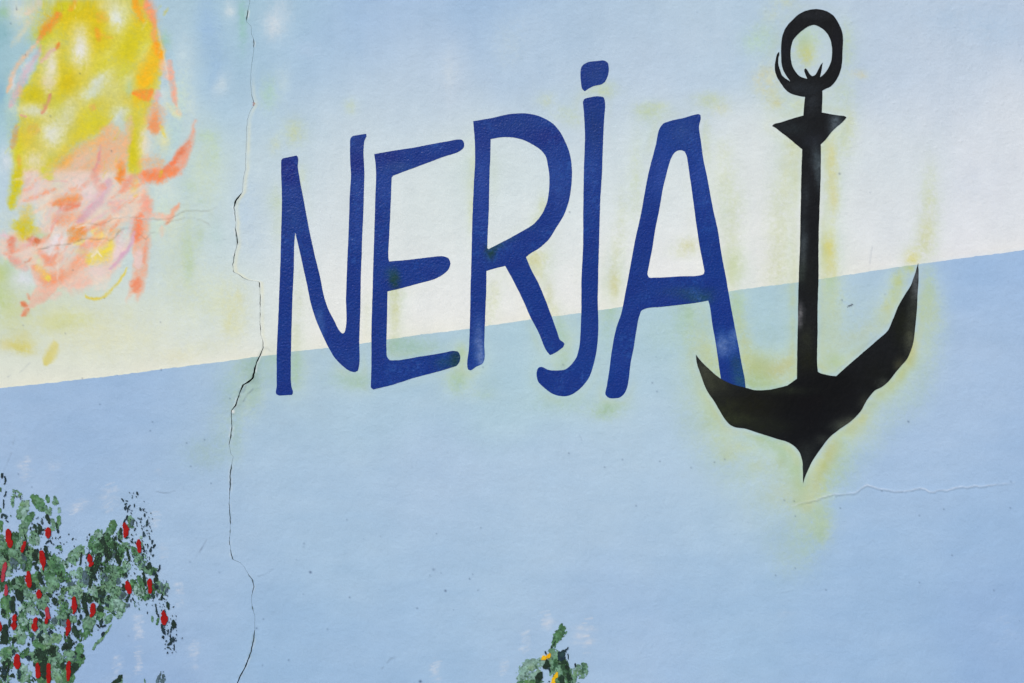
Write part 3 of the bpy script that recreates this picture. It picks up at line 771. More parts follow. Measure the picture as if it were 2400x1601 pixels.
    # right leg and feet
    P.area(B((1320, 180), (1400, 280), (1370, 450), (1385, 700), (1350, 950), (1310, 1100), (1262, 1195), (1240, 1185), (1250, 1105), (1205, 1130),
             (1165, 1210), (1190, 1060), (1215, 950), (1240, 800), (1200, 640), (1260, 480)), 'e6b298', .74, 7)
    P.area(B((300, 930), (430, 1010), (570, 980), (500, 1130), (410, 1210), (265, 1265), (195, 1345), (190, 1330), (225, 1250), (188, 1225),
             (200, 1200), (265, 1225), (330, 1060)), 'e6bba8', .88, 5)
    for pts, w, c, a in [
        ([(180, 0), (140, 180), (105, 330)], 44, 'c8be18', .97), ([(250, 480), (220, 570)], 90, 'c8bb24', .93), ([(270, 350), (230, 430)], 60, 'd3c068', .7),
        ([(400, 0), (450, 60)], 50, 'c6c83c', .7), ([(1240, 80), (1240, 230)], 26, 'e2c45c', .6),
        ([(290, 20), (240, 120)], 20, 'd3a8a4', .5), ([(510, 300), (720, 250)], 42, 'e08848', .88), ([(550, 350), (720, 310)], 28, 'd9765a', .8),
        ([(510, 440), (740, 430)], 62, 'e19c78', .75), ([(640, 170), (740, 190)], 20, 'dc9a6c', .6), ([(1010, 100), (860, 330), (720, 470)], 36, 'caa4b6', .85),
        ([(850, 0), (900, 140), (960, 160)], 28, 'db9688', .85), ([(1110, 0), (1100, 90)], 36, 'e38a40', .9), ([(1240, 50), (1110, 180)], 32, 'e19a84', .85),
        ([(1020, 310), (1090, 350)], 48, 'dca2a0', .75), ([(1330, 250), (1350, 440)], 44, 'e6a696', .7), ([(1280, 420), (1250, 620)], 46, 'e8805a', .93),
        ([(640, 570), (740, 560), (650, 640)], 40, 'dd8232', .95), ([(280, 640), (360, 640)], 38, 'c66a42', .95), ([(110, 620), (120, 740)], 36, 'dc8870', .9),
        ([(400, 640), (440, 600)], 28, 'dd9478', .7), ([(0, 600), (70, 600)], 30, 'ddc0cc', .6), ([(100, 800), (240, 910)], 34, 'e0988a', .8), ([(220, 840), (290, 800)], 8, 'c87c60', .8),
        ([(370, 750), (470, 840), (560, 790)], 38, 'e79a78', .9), ([(460, 780), (420, 860)], 26, 'e49880', .7), ([(310, 880), (430, 1000), (600, 950), (750, 840), (770, 700)], 44, 'ea9a74', .92),
        ([(770, 690), (1000, 650)], 36, 'eca892', .8), ([(850, 640), (1080, 560)], 46, 'e8b07c', .7), ([(850, 560), (960, 590)], 32, 'ead27c', .7),
        ([(340, 880), (450, 990)], 30, 'ecc068', .9), ([(440, 960), (450, 1010)], 14, 'e3d65c', .7), ([(1020, 660), (980, 740), (830, 830)], 52, 'e4d35a', .92),
        ([(790, 820), (820, 780)], 30, 'e2cc58', .8), ([(760, 640), (700, 680)], 26, 'e2d268', .7),
        ([(790, 1150), (870, 1190), (970, 1150), (1100, 1010), (1160, 890)], 11, 'ddc94a', .85), ([(1240, 560), (1180, 730), (1010, 900)], 15, 'cfa4c0', .85),
        ([(1120, 620), (1060, 780)], 40, 'e3d2da', .7), ([(620, 1030), (780, 1030)], 80, 'e6bfb0', .75), ([(860, 930), (940, 930)], 70, 'e4d0ce', .85),
        ([(960, 1000), (900, 1060)], 60, 'e3d9cc', .7), ([(1520, 490), (1650, 310)], 20, 'e9a080', .85), ([(1380, 400), (1560, 430)], 26, 'e8b6a2', .75),
        ([(1490, 530), (1490, 590)], 24, 'e8bca4', .6), ([(1280, 740), (1270, 880)], 34, 'e4ccca', .92), ([(1270, 1000), (1240, 1090)], 44, 'e98c68', .95),
        ([(1340, 650), (1330, 850)], 16, 'eb9c80', .8), ([(200, 1215), (240, 1240)], 20, 'dd7c50', .95), ([(260, 1270), (205, 1335)], 16, 'e28058', .95),
        ([(250, 1130), (280, 1180)], 12, 'e39a7c', .8), ([(470, 1180), (560, 1130)], 24, 'e4cabc', .6), ([(700, 530), (860, 485)], 8, 'e8ddd0', .7),
        ([(1050, 425), (1200, 432)], 8, 'e8ddd4', .8), ([(1260, 440), (1400, 450)], 9, 'ece4e0', .8), ([(840, 790), (900, 740), (940, 780)], 7, 'eeeadc', .9)]:
        sb(pts, w, c, a)
    P.tex = .35
    for x, y, rx, ry, c, a, r in [
        (520, 650, 80, 90, 'e4dce0', .92, 0), (480, 740, 60, 40, 'e2dcdc', .8, 0), (400, 360, 70, 110, 'dcdcd0', .8, 0), (370, 590, 70, 25, 'b8cfac', .75, 0),
        (250, 740, 90, 40, 'dfcfc8', .6, 0), (1150, 600, 60, 60, 'd0dad6', .75, .3), (1430, 560, 60, 50, 'c8d8cc', .7, 0), (520, 130, 60, 80, 'cfd8c4', .5, 0),
        (800, 150, 120, 100, 'e2d3d2', .6, 0), (1180, 330, 60, 60, 'dccfc8', .5, 0), (330, 160, 60, 120, 'dfd5ce', .6, 0), (950, 400, 90, 60, 'd9d6cc', .6, 0),
        (600, 870, 60, 60, 'd8ccc0', .7, 0), (350, 830, 30, 70, 'ccd6ae', .7, -.4), (210, 990, 120, 90, 'd6dce4', .8, 0), (750, 740, 50, 25, 'cbd6a0', .7, 0),
        (160, 680, 30, 60, 'cdcfc4', .6, 0)]:
        bb(x, y, rx, ry, c, a, r)
    # broken pink and peach brushing over the belly, wiry strokes
    P.tex = .9
    r = np.random.default_rng(11)
    belly = B((150, 40), (1200, 40), (1340, 260), (1250, 560), (1100, 800), (900, 1020), (600, 1050), (300, 880), (60, 760), (120, 600), (350, 500), (380, 300))
    bx0, by0 = np.array(belly).min(0)
    bx1, by1 = np.array(belly).max(0)
    for k in range(120):
        x, y = r.uniform(bx0, bx1), r.uniform(by0, by1)
        if not in_poly(np.array([x]), np.array([y]), belly)[0]:
            continue
        th = r.normal(-.75, .35)
        L = r.uniform(14, 38)
        P.stroke([(x - L * math.cos(th), y - L * math.sin(th)), (x + r.normal(0, 2), y + r.normal(0, 2)), (x + L * math.cos(th), y + L * math.sin(th))], r.uniform(1.6, 4.6),
                 ['e6b09a', 'e3a088', 'dfd2c6', 'dcaab0', 'e8c4ac', 'd9c3cc', 'e39a7c', 'e2d8cc'][k % 8], r.uniform(.2, .5), .05)
    for k in range(70):
        x, y = r.uniform(20, 400), r.uniform(0, 400)
        P.stroke([(x, y), (x + r.normal(-7, 4), y + r.uniform(10, 26))], r.uniform(1.2, 3.0), ['c3bd2a', 'd3cc60', 'cfc03a', 'd9d7a8'][k % 4], r.uniform(.15, .4), .1)
    P.tex = 0.0
    # bristle streaks and stipple across the whole figure
    poly = A((380, -20), (1400, -20), (1600, 500), (1700, 1000), (1500, 2100), (1100, 2600), (300, 2700), (-40, 2300), (0, 900), (300, 300))
    ix = np.nonzero(in_poly(P.X, P.Y, poly))[0]
    if len(ix):
        s = (P.dry[ix] * .5 + P.speck[ix] * .5)[:, None]
        c = P.c[ix]
        grey = c.mean(1, keepdims=True)
        P.c[ix] = np.clip(grey + (c - grey) * (1.10 + .18 * s) + .03 * s * np.array([1.0, .6, .3]), 0, 1)


STAINS = """689 311 16 20 c7cc8c 7;822 250 9 12 c3cc98 5;645 340 9 16 cdd0a0 4;705 420 10 25 ced3ac 4;650 470 14 18 bfce9c 4;665 530 10 20 ccd3ac 4;
630 220 12 26 9ac6ba 7;668 560 8 30 d5d6b4 3;1253 608 19 15 d0c066 9;1262 640 12 18 d9d3a0 6;1285 695 9 26 d8d0a0 6;1298 728 9 14 dcd6a8 5;
1439 664 10 24 cfbd62 9;1444 600 9 40 d6d2a6 5;1458 520 10 50 d3d4b0 4;1490 430 11 70 c6ce9c 4;1520 262 24 15 b9c888 7;1545 250 16 8 c0cb98 5;
1662 235 28 13 c0ca8e 7;1690 256 16 10 d6cfa0 5;1613 576 16 13 d8ca86 7;1600 592 18 9 dcd6ac 4;1272 488 8 22 c8ca90 6;1258 520 10 12 cccd98 5;
1325 266 26 14 bfcb94 4;1345 285 12 10 c4cc9c 4;1280 235 14 12 ccd1a4 4;1415 206 24 12 bbca96 6;1420 218 14 8 c2cc9c 4;1113 420 8 60 ccd0a0 5;1106 500 7 40 d0d2a4 5;
1700 430 18 40 d2d3ac 5;1720 480 16 30 cdd0a0 4;1715 560 14 50 d0cfa0 4;1722 625 16 28 c2ca90 6;1696 350 12 20 cfd1a6 4;1655 330 8 40 c4cc98 4;
1142 720 10 40 d8d4a8 5;1160 690 10 30 dcd6b0 5;926 735 9 45 d3cf98 8;925 690 12 10 c4c98c 6;690 790 10 24 d2d4ac 5;700 700 12 50 d8dac0 4;
1810 225 18 22 d0c890 6;1824 242 11 8 cfc07c 7;1869 246 12 12 c9ca94 6;1800 190 22 18 d4cc9c 5;1785 212 14 8 d8cc98 4;1970 215 22 22 b9cca0 5;
1858 352 14 44 cbc58e 5;1843 440 14 60 d2cda0 5;1828 560 18 60 d3cf9e 5;1815 500 20 80 cfd4bc 4;1822 640 24 30 cdcfa0 5;1989 300 12 40 cdcf9c 5;1975 340 12 20 c9cd98 4;
1948 365 8 30 dccb76 8;1951 415 10 50 d9ca74 8;1953 465 8 20 e0cc7c 7;1952 520 8 40 d8d3a0 5;1944 585 10 26 e2c630 10;1948 630 12 30 dccd74 7;
1889 116 16 24 b7b33a 9;1893 125 9 18 c2b83c 7;1888 86 20 22 a4c4a4 7;1905 88 20 30 b8d0c0 5;1776 100 28 22 aecfa8 6;1790 70 22 16 b9d0b0 4;
1834 6 24 12 cfd2a8 6;1806 35 20 14 ced2b0 4;1984 112 12 38 b6cea8 6;2010 172 14 7 dcc8ae 4;2022 178 8 6 dac49c 4;1800 166 14 14 d6cca4 5;1786 185 20 16 d8caa4 5;
2180 430 12 40 cdd3aa 3;2178 500 14 50 d2d1a0 5;2170 555 14 28 d6cc80 7;2158 585 16 16 d8cf98 5;2138 606 12 14 e2cc50 9;2180 470 10 14 cfd0a0 4"""
STAINS_LO = """2106 656 11 20 c8c858 8;2131 628 10 8 c6c85c 9;2095 690 9 20 c4ca78 7;2080 718 9 16 cdce80 7;2060 745 8 14 c8cf98 5;2179 680 11 34 b3c890 7;2165 730 13 30 bcc986 7;
2185 740 12 26 c8cc90 5;2172 790 8 40 c3cfae 5;1949 690 14 60 bfcf9c 7;1946 660 10 20 a8c79a 6;1957 740 16 50 ced1a4 5;1955 800 20 30 c9d1b0 5;1957 847 17 15 b2c67c 9;1935 835 18 24 c0cca0 5;
2032 771 18 10 d0cfa0 6;2008 788 22 12 d3d0a0 6;1985 805 22 12 c8ceb0 5;2060 750 16 12 c8d0b4 4;2075 724 10 8 d0cc8c 5;
1646 802 12 20 c9cb98 5;1656 828 13 20 c8c878 7;1671 853 14 16 bcc67a 7;1680 875 12 10 b8c684 6;1733 764 9 34 bac98a 7;1746 805 12 28 cfc97e 6;1757 838 14 20 c8c870 7;
1773 863 26 18 c8bc56 10;1792 850 18 14 c6be62 7;1778 885 26 22 b6c67c 8;1810 872 20 16 c6c888 7;1828 866 22 14 d3bd68 9;1842 851 18 12 cfb862 8;1856 838 9 22 cdc47c 6;1800 838 30 18 c3cc98 5;
1730 712 12 22 a8c99a 7;1720 730 8 30 b0ca9c 5;1640 772 24 30 b9ccae 5;1612 735 14 26 aac89e 6;1618 790 12 22 c2cd9c 5;1690 830 10 24 c4ca88 5;1750 900 20 8 b4cc98 5;1790 906 34 9 aecb9e 6;
2137 822 9 20 dcb42c 10;2131 845 11 14 ccc05c 9;2142 800 7 18 cfc274 6;2110 876 10 18 c0c16c 8;2088 905 12 14 bec474 8;2062 926 14 12 c0c780 7;2042 952 14 16 c0ca92 7;
2020 982 12 18 cdc46e 8;2000 1006 12 14 cbbf66 8;1988 1014 16 12 c0c88a 7;1968 1036 14 16 b2ca94 7;1955 1052 14 16 d0c064 9;1945 1074 12 16 ccb44e 9;1930 1095 12 14 bfb342 10;
1920 1118 10 16 c9c06c 8;1913 1142 10 16 d0bd6a 8;1930 1140 20 26 bccc90 6;1955 1110 20 30 b8cf9c 5;1975 1070 24 26 b6ceae 5;1905 1165 22 14 c4c98a 7;1893 1170 12 12 ceb85c 9;1890 1188 10 9 deb860 10;
1880 1160 14 12 c9c27e 6;1918 1208 22 26 b2c58c 8;1922 1236 14 18 a6c092 8;1925 1258 9 12 a4be92 7;1900 1225 24 26 b8cbae 6;1905 1255 24 26 aec8ba 5;1882 1225 24 30 bccfc8 6;
1870 1105 14 22 a6c690 7;1860 1100 9 14 9fbf7c 6;1876 1142 14 18 a8c898 7;1836 1070 16 16 a0c092 8;1830 1085 9 10 b0b96a 5;1815 1045 26 16 a8c8a6 7;1790 1028 26 10 a6c79e 7;1850 1110 20 30 b2cab8 6;
1845 1150 34 30 c9d0ae 6;1825 1165 24 20 cccfb8 5;1862 1175 18 12 c4c88c 6;1873 1182 12 8 b4be7c 6;1800 1100 34 26 bed0cc 6;1776 1092 16 10 c5cba4 5;1755 1052 22 14 bccdb4 6;1708 1055 20 14 c6cd98 7;
1702 1068 12 9 c6ca88 7;1735 1048 16 9 c4cba0 5;1715 1075 20 10 c4ccaa 5;1690 1030 18 14 c2ce9c 6;1670 990 18 20 bfcc90 7;1660 960 14 20 c2cc8c 7;1650 925 10 16 b9cb98 6;1640 890 10 24 c2cfb4 5;
1615 900 30 60 b8cdd2 6;1630 980 34 50 b7ccd4 6;1680 1060 40 34 bccfd0 6;1740 1110 50 34 bcd0d4 7;1800 1170 50 34 bccfd8 7;1850 1250 50 50 b2c9da 6;1860 1310 44 40 b0c8d8 6;1885 1280 26 24 b2cac8 5;1905 1210 30 30 bacdb8 5;
2160 860 26 50 b8cdd2 6;2130 930 34 34 b4cad4 6;2080 970 34 34 b4cad4 6;2030 1030 34 34 b6ccd2 6;1985 1100 30 40 b6cdcc 6;2190 780 26 60 b9cdd4 5;2000 760 60 60 b4c9d8 6;1900 780 0.1 1 ffffff 0;
1800 780 44 70 acc9d6 5;693 855 13 32 98c4b2 7;690 880 10 24 a0c8a8 5;950 812 38 22 98beb2 7;930 806 20 14 94bca6 5;1000 815 34 14 a4c6c4 5;820 888 44 16 a6c6c0 6;840 900 24 10 a6c4ac 5;
1078 833 9 18 a4c284 6;1073 890 18 20 9fc298 7;1072 905 10 12 9cc09c 5;1144 900 22 24 a9c6d8 4;1133 925 14 9 a8c6be 4;1420 962 18 12 9abd92 8;1408 972 22 10 a6c4b0 5;1322 944 60 18 a8c6c2 5;1440 952 30 9 a8c8b8 5;
1432 730 12 22 9cc2a8 7;1425 770 12 34 a6c6c8 6;1322 848 14 24 a4c4b0 6;1312 770 9 24 a0c4b8 6;1316 790 14 18 a4c6be 5;1600 740 20 50 a9cac0 5;1560 780 44 40 aac8ca 4;
585 880 16 34 86aab2 8;572 862 16 12 92b2be 6;600 900 12 34 8aaeb4 6;592 930 10 24 98b8b8 6;566 940 10 20 98b5bd 5;545 990 14 40 a0bccc 5;540 905 24 34 94b8bc 5;556 1010 8 40 90b4c4 5;
600 850 20 14 92b6b6 6;632 868 20 30 a0c4c8 5;510 980 22 20 a4bccc 4;490 1060 34 24 a4bcc4 4;470 1065 40 30 a2bcc8 4;520 1030 20 34 a2c0c4 4;640 840 12 10 9cc4bc 5"""
WHITE = """650 45 26 34 c4d4e0 7;636 62 14 22 cdd7df 7;655 20 20 20 bdd0e0 5;665 190 14 26 bcd2dc 5;720 115 20 14 b0c6de 5;880 20 30 14 a9c4de 5;1060 190 22 60 c2d1e0 5;1050 170 14 30 c8d6e0 4;
1190 110 30 40 c0d2dc 5;1240 60 60 30 b4cade 4;1010 30 60 20 a0bedc 4;1540 130 50 40 b4c9de 5;1660 110 60 60 bccfe0 5;2200 40 80 30 aac4de 5;2130 100 60 60 bccddf 5;2330 60 60 40 aac4de 5;
580 480 24 60 adc6de 6;590 560 22 40 bed0de 5;625 500 26 60 bcd0de 5;1010 560 80 70 d0dcde 4;1350 560 50 70 d2dde0 4;1560 460 34 70 d0dce0 4;2060 380 70 40 ccd8e0 5;2280 420 60 60 cdd7e4 5;2080 530 90 50 d6dee4 5"""


def spots(P, text):
    for s in text.replace('\n', '').split(';'):
        x, y, rx, ry, c, a = s.split()
        if a != '0':
            rx, ry, a = float(rx), float(ry), float(a) / 10
            h = np.clip(hexc(c) * .76 + hexc('b4cfae') * .24, 0, 1)
            if text is STAINS_LO:
                h = h * np.array([.93, .95, .93])
            cc = ''.join('%02x' % int(v * 255) for v in h) if text is not WHITE else c
            if rx < 20 and text is not WHITE:       # the fog of overspray round each pass of the can
                P.blob(float(x), float(y), rx * 2.3, ry * 1.8, 'c4d6c4', a * .34)
            P.blob(float(x), float(y), rx * 1.2, ry * 1.2, cc, a * (.80 if text is WHITE else .60))


def brush_marks(P, x0, y0, x1, y1, n, slope, seed, a=.55, col='cdd2dd', ln=9):
    r = np.random.default_rng(seed)
    for k in range(n):
        t = (k + r.uniform(-.3, .3)) / max(1, n - 1)
        x = x0 + (x1 - x0) * (.5 + r.uniform(-.18, .18)) + (x1 - x0) * .1 * math.sin(k)
        y = y0 + (y1 - y0) * t
        h = ln * r.uniform(.6, 1.3)
        sl = slope + r.normal(0, .08)
        P.stroke([(x - h, y + sl * h + r.uniform(-1, 1)), (x, y - .6 + r.uniform(-.8, .8)), (x + h, y - sl * h)], r.uniform(.8, 2.4), col, a * .58 * r.uniform(.1, 1), .1)
    for k in range(n):
        x, y = x0 + (x1 - x0) * r.uniform(.1, .9), y0 + (y1 - y0) * r.uniform(0, 1)
        P.blob(x, y, abs(x1 - x0) * .22, 5, col, a * .22)


def halo(P, outlines, spots_):
    """olive overspray hugging a masked shape; spots_: (x, y, radius, strength) say where the can passed"""
    for poly in outlines:
        p = np.array(poly, float)
        ix = P._near(p[:, 0].min() - 110, p[:, 0].max() + 110, p[:, 1].min() - 110, p[:, 1].max() + 110)
        if not len(ix):
            continue
        X, Y = P.wx[ix], P.wy[ix]
        d, _ = line_dist(X, Y, np.vstack([p, p[:1]]))
        s = np.zeros(len(ix))
        for x, y, r, k in spots_:
            s = np.maximum(s, k * np.exp(-((X - x) ** 2 + (Y - y) ** 2) / (r * r)))
        n1 = np.clip(.75 + .8 * fbm(X, Y, 48, 87, 3), 0, 1.5)
        g = P.speck[ix] * .25
        for c_, a, w0, w1 in (('c0d6d2', .55, 38, 42), ('b8cfa4', .52, 16, 20), ('bcb864', .44, 13, 8)):
            al = np.clip(a * .82 * s * (n1 if w1 < 30 else 1) * np.exp(-((d - w0) / w1) ** 2) * (1 + g), 0, 1)[:, None]
            P.c[ix] = P.c[ix] * (1 - al) + hexc(c_) * al


AN = [(1690, 960, 120, 1), (1820, 1040, 110, 1), (1880, 1120, 90, 1.1), (1990, 1010, 110, 1.1), (2100, 880, 90, 1.1), (2150, 740, 80, .9), (2080, 720, 70, .8), (1640, 850, 60, .8),
      (1790, 880, 100, 1.1), (1900, 800, 90, .9), (1890, 700, 90, .8), (1930, 590, 90, .9), (1900, 440, 110, .6), (1900, 300, 90, .7), (1890, 110, 90, .45), (2000, 830, 60, .7)]
LN = [(1240, 610, 60, .5), (1430, 650, 60, .4), (920, 740, 60, .5), (1080, 860, 50, .7), (1320, 900, 80, .5), (1440, 940, 50, .7), (690, 860, 60, .6), (820, 880, 50, .6), (950, 820, 60, .8),
      (1530, 290, 70, .5), (1700, 500, 90, .35), (1740, 640, 70, .8), (1740, 820, 70, .8), (1650, 720, 60, .6), (1120, 400, 60, .4), (1380, 220, 60, .4), (1300, 800, 60, .6), (660, 500, 60, .3)]


def halos(P):
    halo(P, [RING_OUT, STOCK, SHANK, ARMS], AN)
    halo(P, [N_OUT, E_OUT, R_OUT, J_OUT, A_OUT, R_HOLE, A_HOLE], [(x, y, r, k * .6) for x, y, r, k in LN])


def dirt_and_cracks(P):
    for pts, drop, dirt in LEDGES:
        p = np.array(pts)
        ix = P._near(p[:, 0].min() - 6, p[:, 0].max() + 6, p[:, 1].min() - 6, p[:, 1].max() + 6)
        if not len(ix):
            continue
        X, Y = P.X[ix], P.Y[ix]
        d, t = line_dist(X, Y - .9 + 1.1 * fbm(X, X * 0 + p[0, 1], 9, 31, 3), p)
        a = dirt * .9 * np.exp(-(d / 1.5) ** 2) * np.clip(.55 + .9 * fbm(X, Y, 16, 71, 2), 0, 1.2) * np.minimum(1, np.minimum(t, 1 - t) * 8 + .2)
        a = np.clip(a, 0, 1)[:, None]
        if Y.max() < 720 and X.max() < 530:
            a = a * .6
            P.c[ix] = P.c[ix] * (1 - a) + hexc('6a5e50') * a
            continue
        P.c[ix] = P.c[ix] * (1 - a) + hexc('66748c') * a
        if drop > 2:                                   # highlight painted along the lip of the lifted coat
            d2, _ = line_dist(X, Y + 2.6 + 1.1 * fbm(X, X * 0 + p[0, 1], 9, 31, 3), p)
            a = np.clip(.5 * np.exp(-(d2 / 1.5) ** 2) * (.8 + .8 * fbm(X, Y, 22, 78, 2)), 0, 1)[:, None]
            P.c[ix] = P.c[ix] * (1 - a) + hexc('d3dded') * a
    for x, y, r, dd in PITS:
        ix = P._near(x - 8, x + 8, y - 8, y + 8)
        if len(ix):
            q = ((P.X[ix] - x) ** 2 + (P.Y[ix] - y) ** 2) / (r * r)
            a = np.clip(dd * .8 * np.exp(-q * .9), 0, 1)[:, None]
            P.c[ix] = P.c[ix] * (1 - a) + hexc('2e3c5c') * a
    # grime and bare filler along the main crack
    ix = np.nonzero(np.abs(P.X - 577) < 90)[0]
    if len(ix):
        X, Y = P.X[ix], P.Y[ix]
        d = X - crack_x(Y)
        w = crack_w(Y)
        a = np.clip(.6 * np.exp(-np.abs(d) / (w * .6 + .6)) * (.5 + .9 * fbm(X, Y, 12, 72, 2)) * smooth(.8, 2.6, w), 0, 1)[:, None]
        P.c[ix] = P.c[ix] * (1 - a) + hexc('46605f') * a
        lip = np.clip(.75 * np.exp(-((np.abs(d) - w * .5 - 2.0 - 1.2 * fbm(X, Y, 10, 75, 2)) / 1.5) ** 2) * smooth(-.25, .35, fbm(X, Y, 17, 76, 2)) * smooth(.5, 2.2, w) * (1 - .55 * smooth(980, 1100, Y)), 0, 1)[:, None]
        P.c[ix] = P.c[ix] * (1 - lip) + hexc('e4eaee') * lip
        # pale filler strip beside the crack, above the blue
        b = np.clip(.55 * np.exp(-((d - 5.5) / 4.5) ** 2) * smooth(120, 300, Y) * (1 - smooth(820, 850, Y)) * (.8 + .6 * fbm(X, Y, 30, 73, 2)), 0, 1)[:, None]
        P.c[ix] = P.c[ix] * (1 - b) + hexc('dfe0c6') * b


def paint_upper(X, Y):
    c = field(X, Y, UP_PTS)
    c = c * np.array([1.0, 1.0, 1.012])
    # warm rim just above the blue band
    e = edge_y(X) - Y
    a = (0.45 * np.exp(-e / 30.0) * np.clip(.7 + .7 * fbm(X, Y, 90, 53, 2), 0, 1.3) * (1 - .75 * smooth(1950, 2150, X)))[:, None]
    c = c * (1 - a) + hexc('eae7d2') * a
    a = (0.5 * smooth(2, 12, e) * np.exp(-(e / 26.0)) * smooth(1980, 2100, X))[:, None]
    c = c * (1 - a) + hexc('e8e6e4') * a
    P = Painter(X, Y, c)
    spots(P, WHITE)
    halos(P)
    spots(P, STAINS)
    sprayed_figure(P)
    # a red scrap in the crack, a drip below the edge
    P.stroke([(597, 243), (594, 250)], 2.0, '9a4a44', .9)
    P.stroke([(600, 243), (599, 248)], 1.6, 'd8a878', .8)
    P.stroke([(377, 866), (378, 869)], 1.5, 'b08060', .9)
    # rollers and spray, very low contrast
    P.c += (0.010 * fbm(X * 2.2, Y * .5, 60, 54, 3) + 0.008 * fbm(X, Y, 70, 55, 3))[:, None] * np.array([1.2, 1, .8])
    a = np.clip(.30 * (fbm(X, Y * .55, 80, 56, 3) - .12), 0, 1)[:, None] * smooth(1750, 2150, X)[:, None]
    P.c = P.c * (1 - a) + hexc('dfe3ec') * a
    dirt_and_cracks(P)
    return P.c


def paint_lower(X, Y):
    c = field(X, Y, LO_PTS) * np.array([.998, 1.012, 1.0])
    P = Painter(X, Y, c)
    halos(P)
    spots(P, STAINS_LO)
    P.stroke([(545, 962), (548, 968)], 3.2, 'dfe4e4', .95)
    P.stroke([(1986, 719.5), (1997, 714.5)], 1.3, '2e3440', 1.0, .6)     # a slit
    for k, (x0, y0, x1, y1, n, s, a) in enumerate([
            (42, 1070, 76, 1126, 9, .05, .7), (100, 1085, 140, 1130, 6, .1, .4), (236, 1135, 280, 1200, 11, .55, .75), (160, 1170, 215, 1200, 6, .2, .5),
            (165, 1185, 185, 1200, 4, .4, .5), (152, 1290, 180, 1330, 6, .1, .5), (350, 1200, 375, 1235, 6, .1, .5), (372, 1275, 396, 1305, 5, .1, .5),
            (408, 1365, 430, 1420, 8, .1, .65), (312, 1446, 336, 1500, 12, .35, .8), (316, 1515, 332, 1580, 12, .1, .95), (264, 1540, 285, 1575, 6, .5, .7),
            (438, 1515, 466, 1565, 7, .2, .7), (448, 1500, 470, 1530, 4, .2, .5), (1008, 1545, 1034, 1600, 8, .25, .9), (1265, 1432, 1300, 1478, 7, .2, .95),
            (1222, 1478, 1244, 1528, 7, .4, .8), (1345, 1448, 1405, 1528, 9, .05, 1.0), (1172, 1542, 1190, 1575, 4, .4, .7), (1168, 1560, 1192, 1585, 3, .3, .5),
            (2330, 1440, 2390, 1510, 5, .35, .25), (1820, 1430, 1860, 1450, 3, .1, .3), (225, 1580, 300, 1600, 3, .2, .3), (360, 1100, 380, 1115, 2, .3, .3)]):
        brush_marks(P, x0, y0, x1, y1, n, s, 200 + k, a)
    P.c += (0.011 * fbm(X * .55, Y * 2.0, 60, 57, 3) + 0.009 * fbm(X, Y, 70, 58, 3))[:, None] * np.array([1.3, 1, .7])
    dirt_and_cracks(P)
    return P.c


# parts of the sprayed figure, cut out of the coat along these outlines (later ones win)
FIG = [
    ('yellow_plumage', A((330, -200), (1340, -200), (1440, 200), (1530, 420), (1600, 560), (1650, 1060), (1520, 1060), (1500, 1400), (1420, 1520),
                         (1280, 1600), (1150, 1600), (1150, 1250), (900, 1290), (640, 1450), (450, 1600), (400, 2200), (90, 2260), (60, 1980), (60, 1350), (40, 850), (200, 500), (330, 300))),
    ('coral_plumage', A((1040, 1105), (1180, 1240), (1160, 1600), (1330, 1720), (1380, 2010), (1280, 2100), (1150, 2440), (960, 2640), (700, 2680), (560, 2620), (400, 2590), (180, 2480),
                        (-60, 2300), (-60, 2160), (350, 2140), (400, 1950), (230, 1850), (260, 1650), (420, 1580), (620, 1440), (900, 1280))),
    ('coral_foot', B((300, 930), (430, 1020), (590, 990), (520, 1140), (420, 1220), (280, 1280), (190, 1370), (170, 1340), (210, 1260), (175, 1225), (195, 1185), (260, 1210), (320, 1060))),
    ('coral_leg', B((1300, 180), (1420, 260), (1400, 450), (1410, 700), (1370, 950), (1320, 1110), (1265, 1215), (1150, 1225), (1175, 1060), (1200, 950), (1225, 800), (1190, 640), (1250, 480))),
    ('coral_hook', A((1805, 1090), (1795, 1330), (1740, 1490), (1670, 1620), (1560, 1670), (1300, 1720), (1230, 1630), (1290, 1540), (1490, 1530), (1550, 1470), (1620, 1370), (1710, 1260))),
]

# ------------------------------------------------------------------ build it
ground_m = plain_material('worn_concrete_pavement', (0.30, 0.29, 0.27), 0.85, 6.0, 0.18, 0.3)
g = mesh_from('ground', np.array([(-60, -60, 0), (60, -60, 0), (60, 8, 0), (-60, 8, 0)], float), np.array([[0, 1, 2, 3]]), None, False, [ground_m])
tag(put('ground', g), kind='structure')

WX0, WZ0 = to_world(PCX, 1970)
wall = tag(put('painted_wall', None, None, (0, 0, 0)),
           'long plastered wall sprayed pale blue and cream above a blue band, split by a jagged vertical crack', 'wall')
figure = tag(put('painted_figure', None, None, (to_world(200, 700)[0], 0, to_world(200, 700)[1])),
             'loose sprayed figure in yellow and coral at the top left of the wall', 'mural figure')
FO = np.array(figure.location)


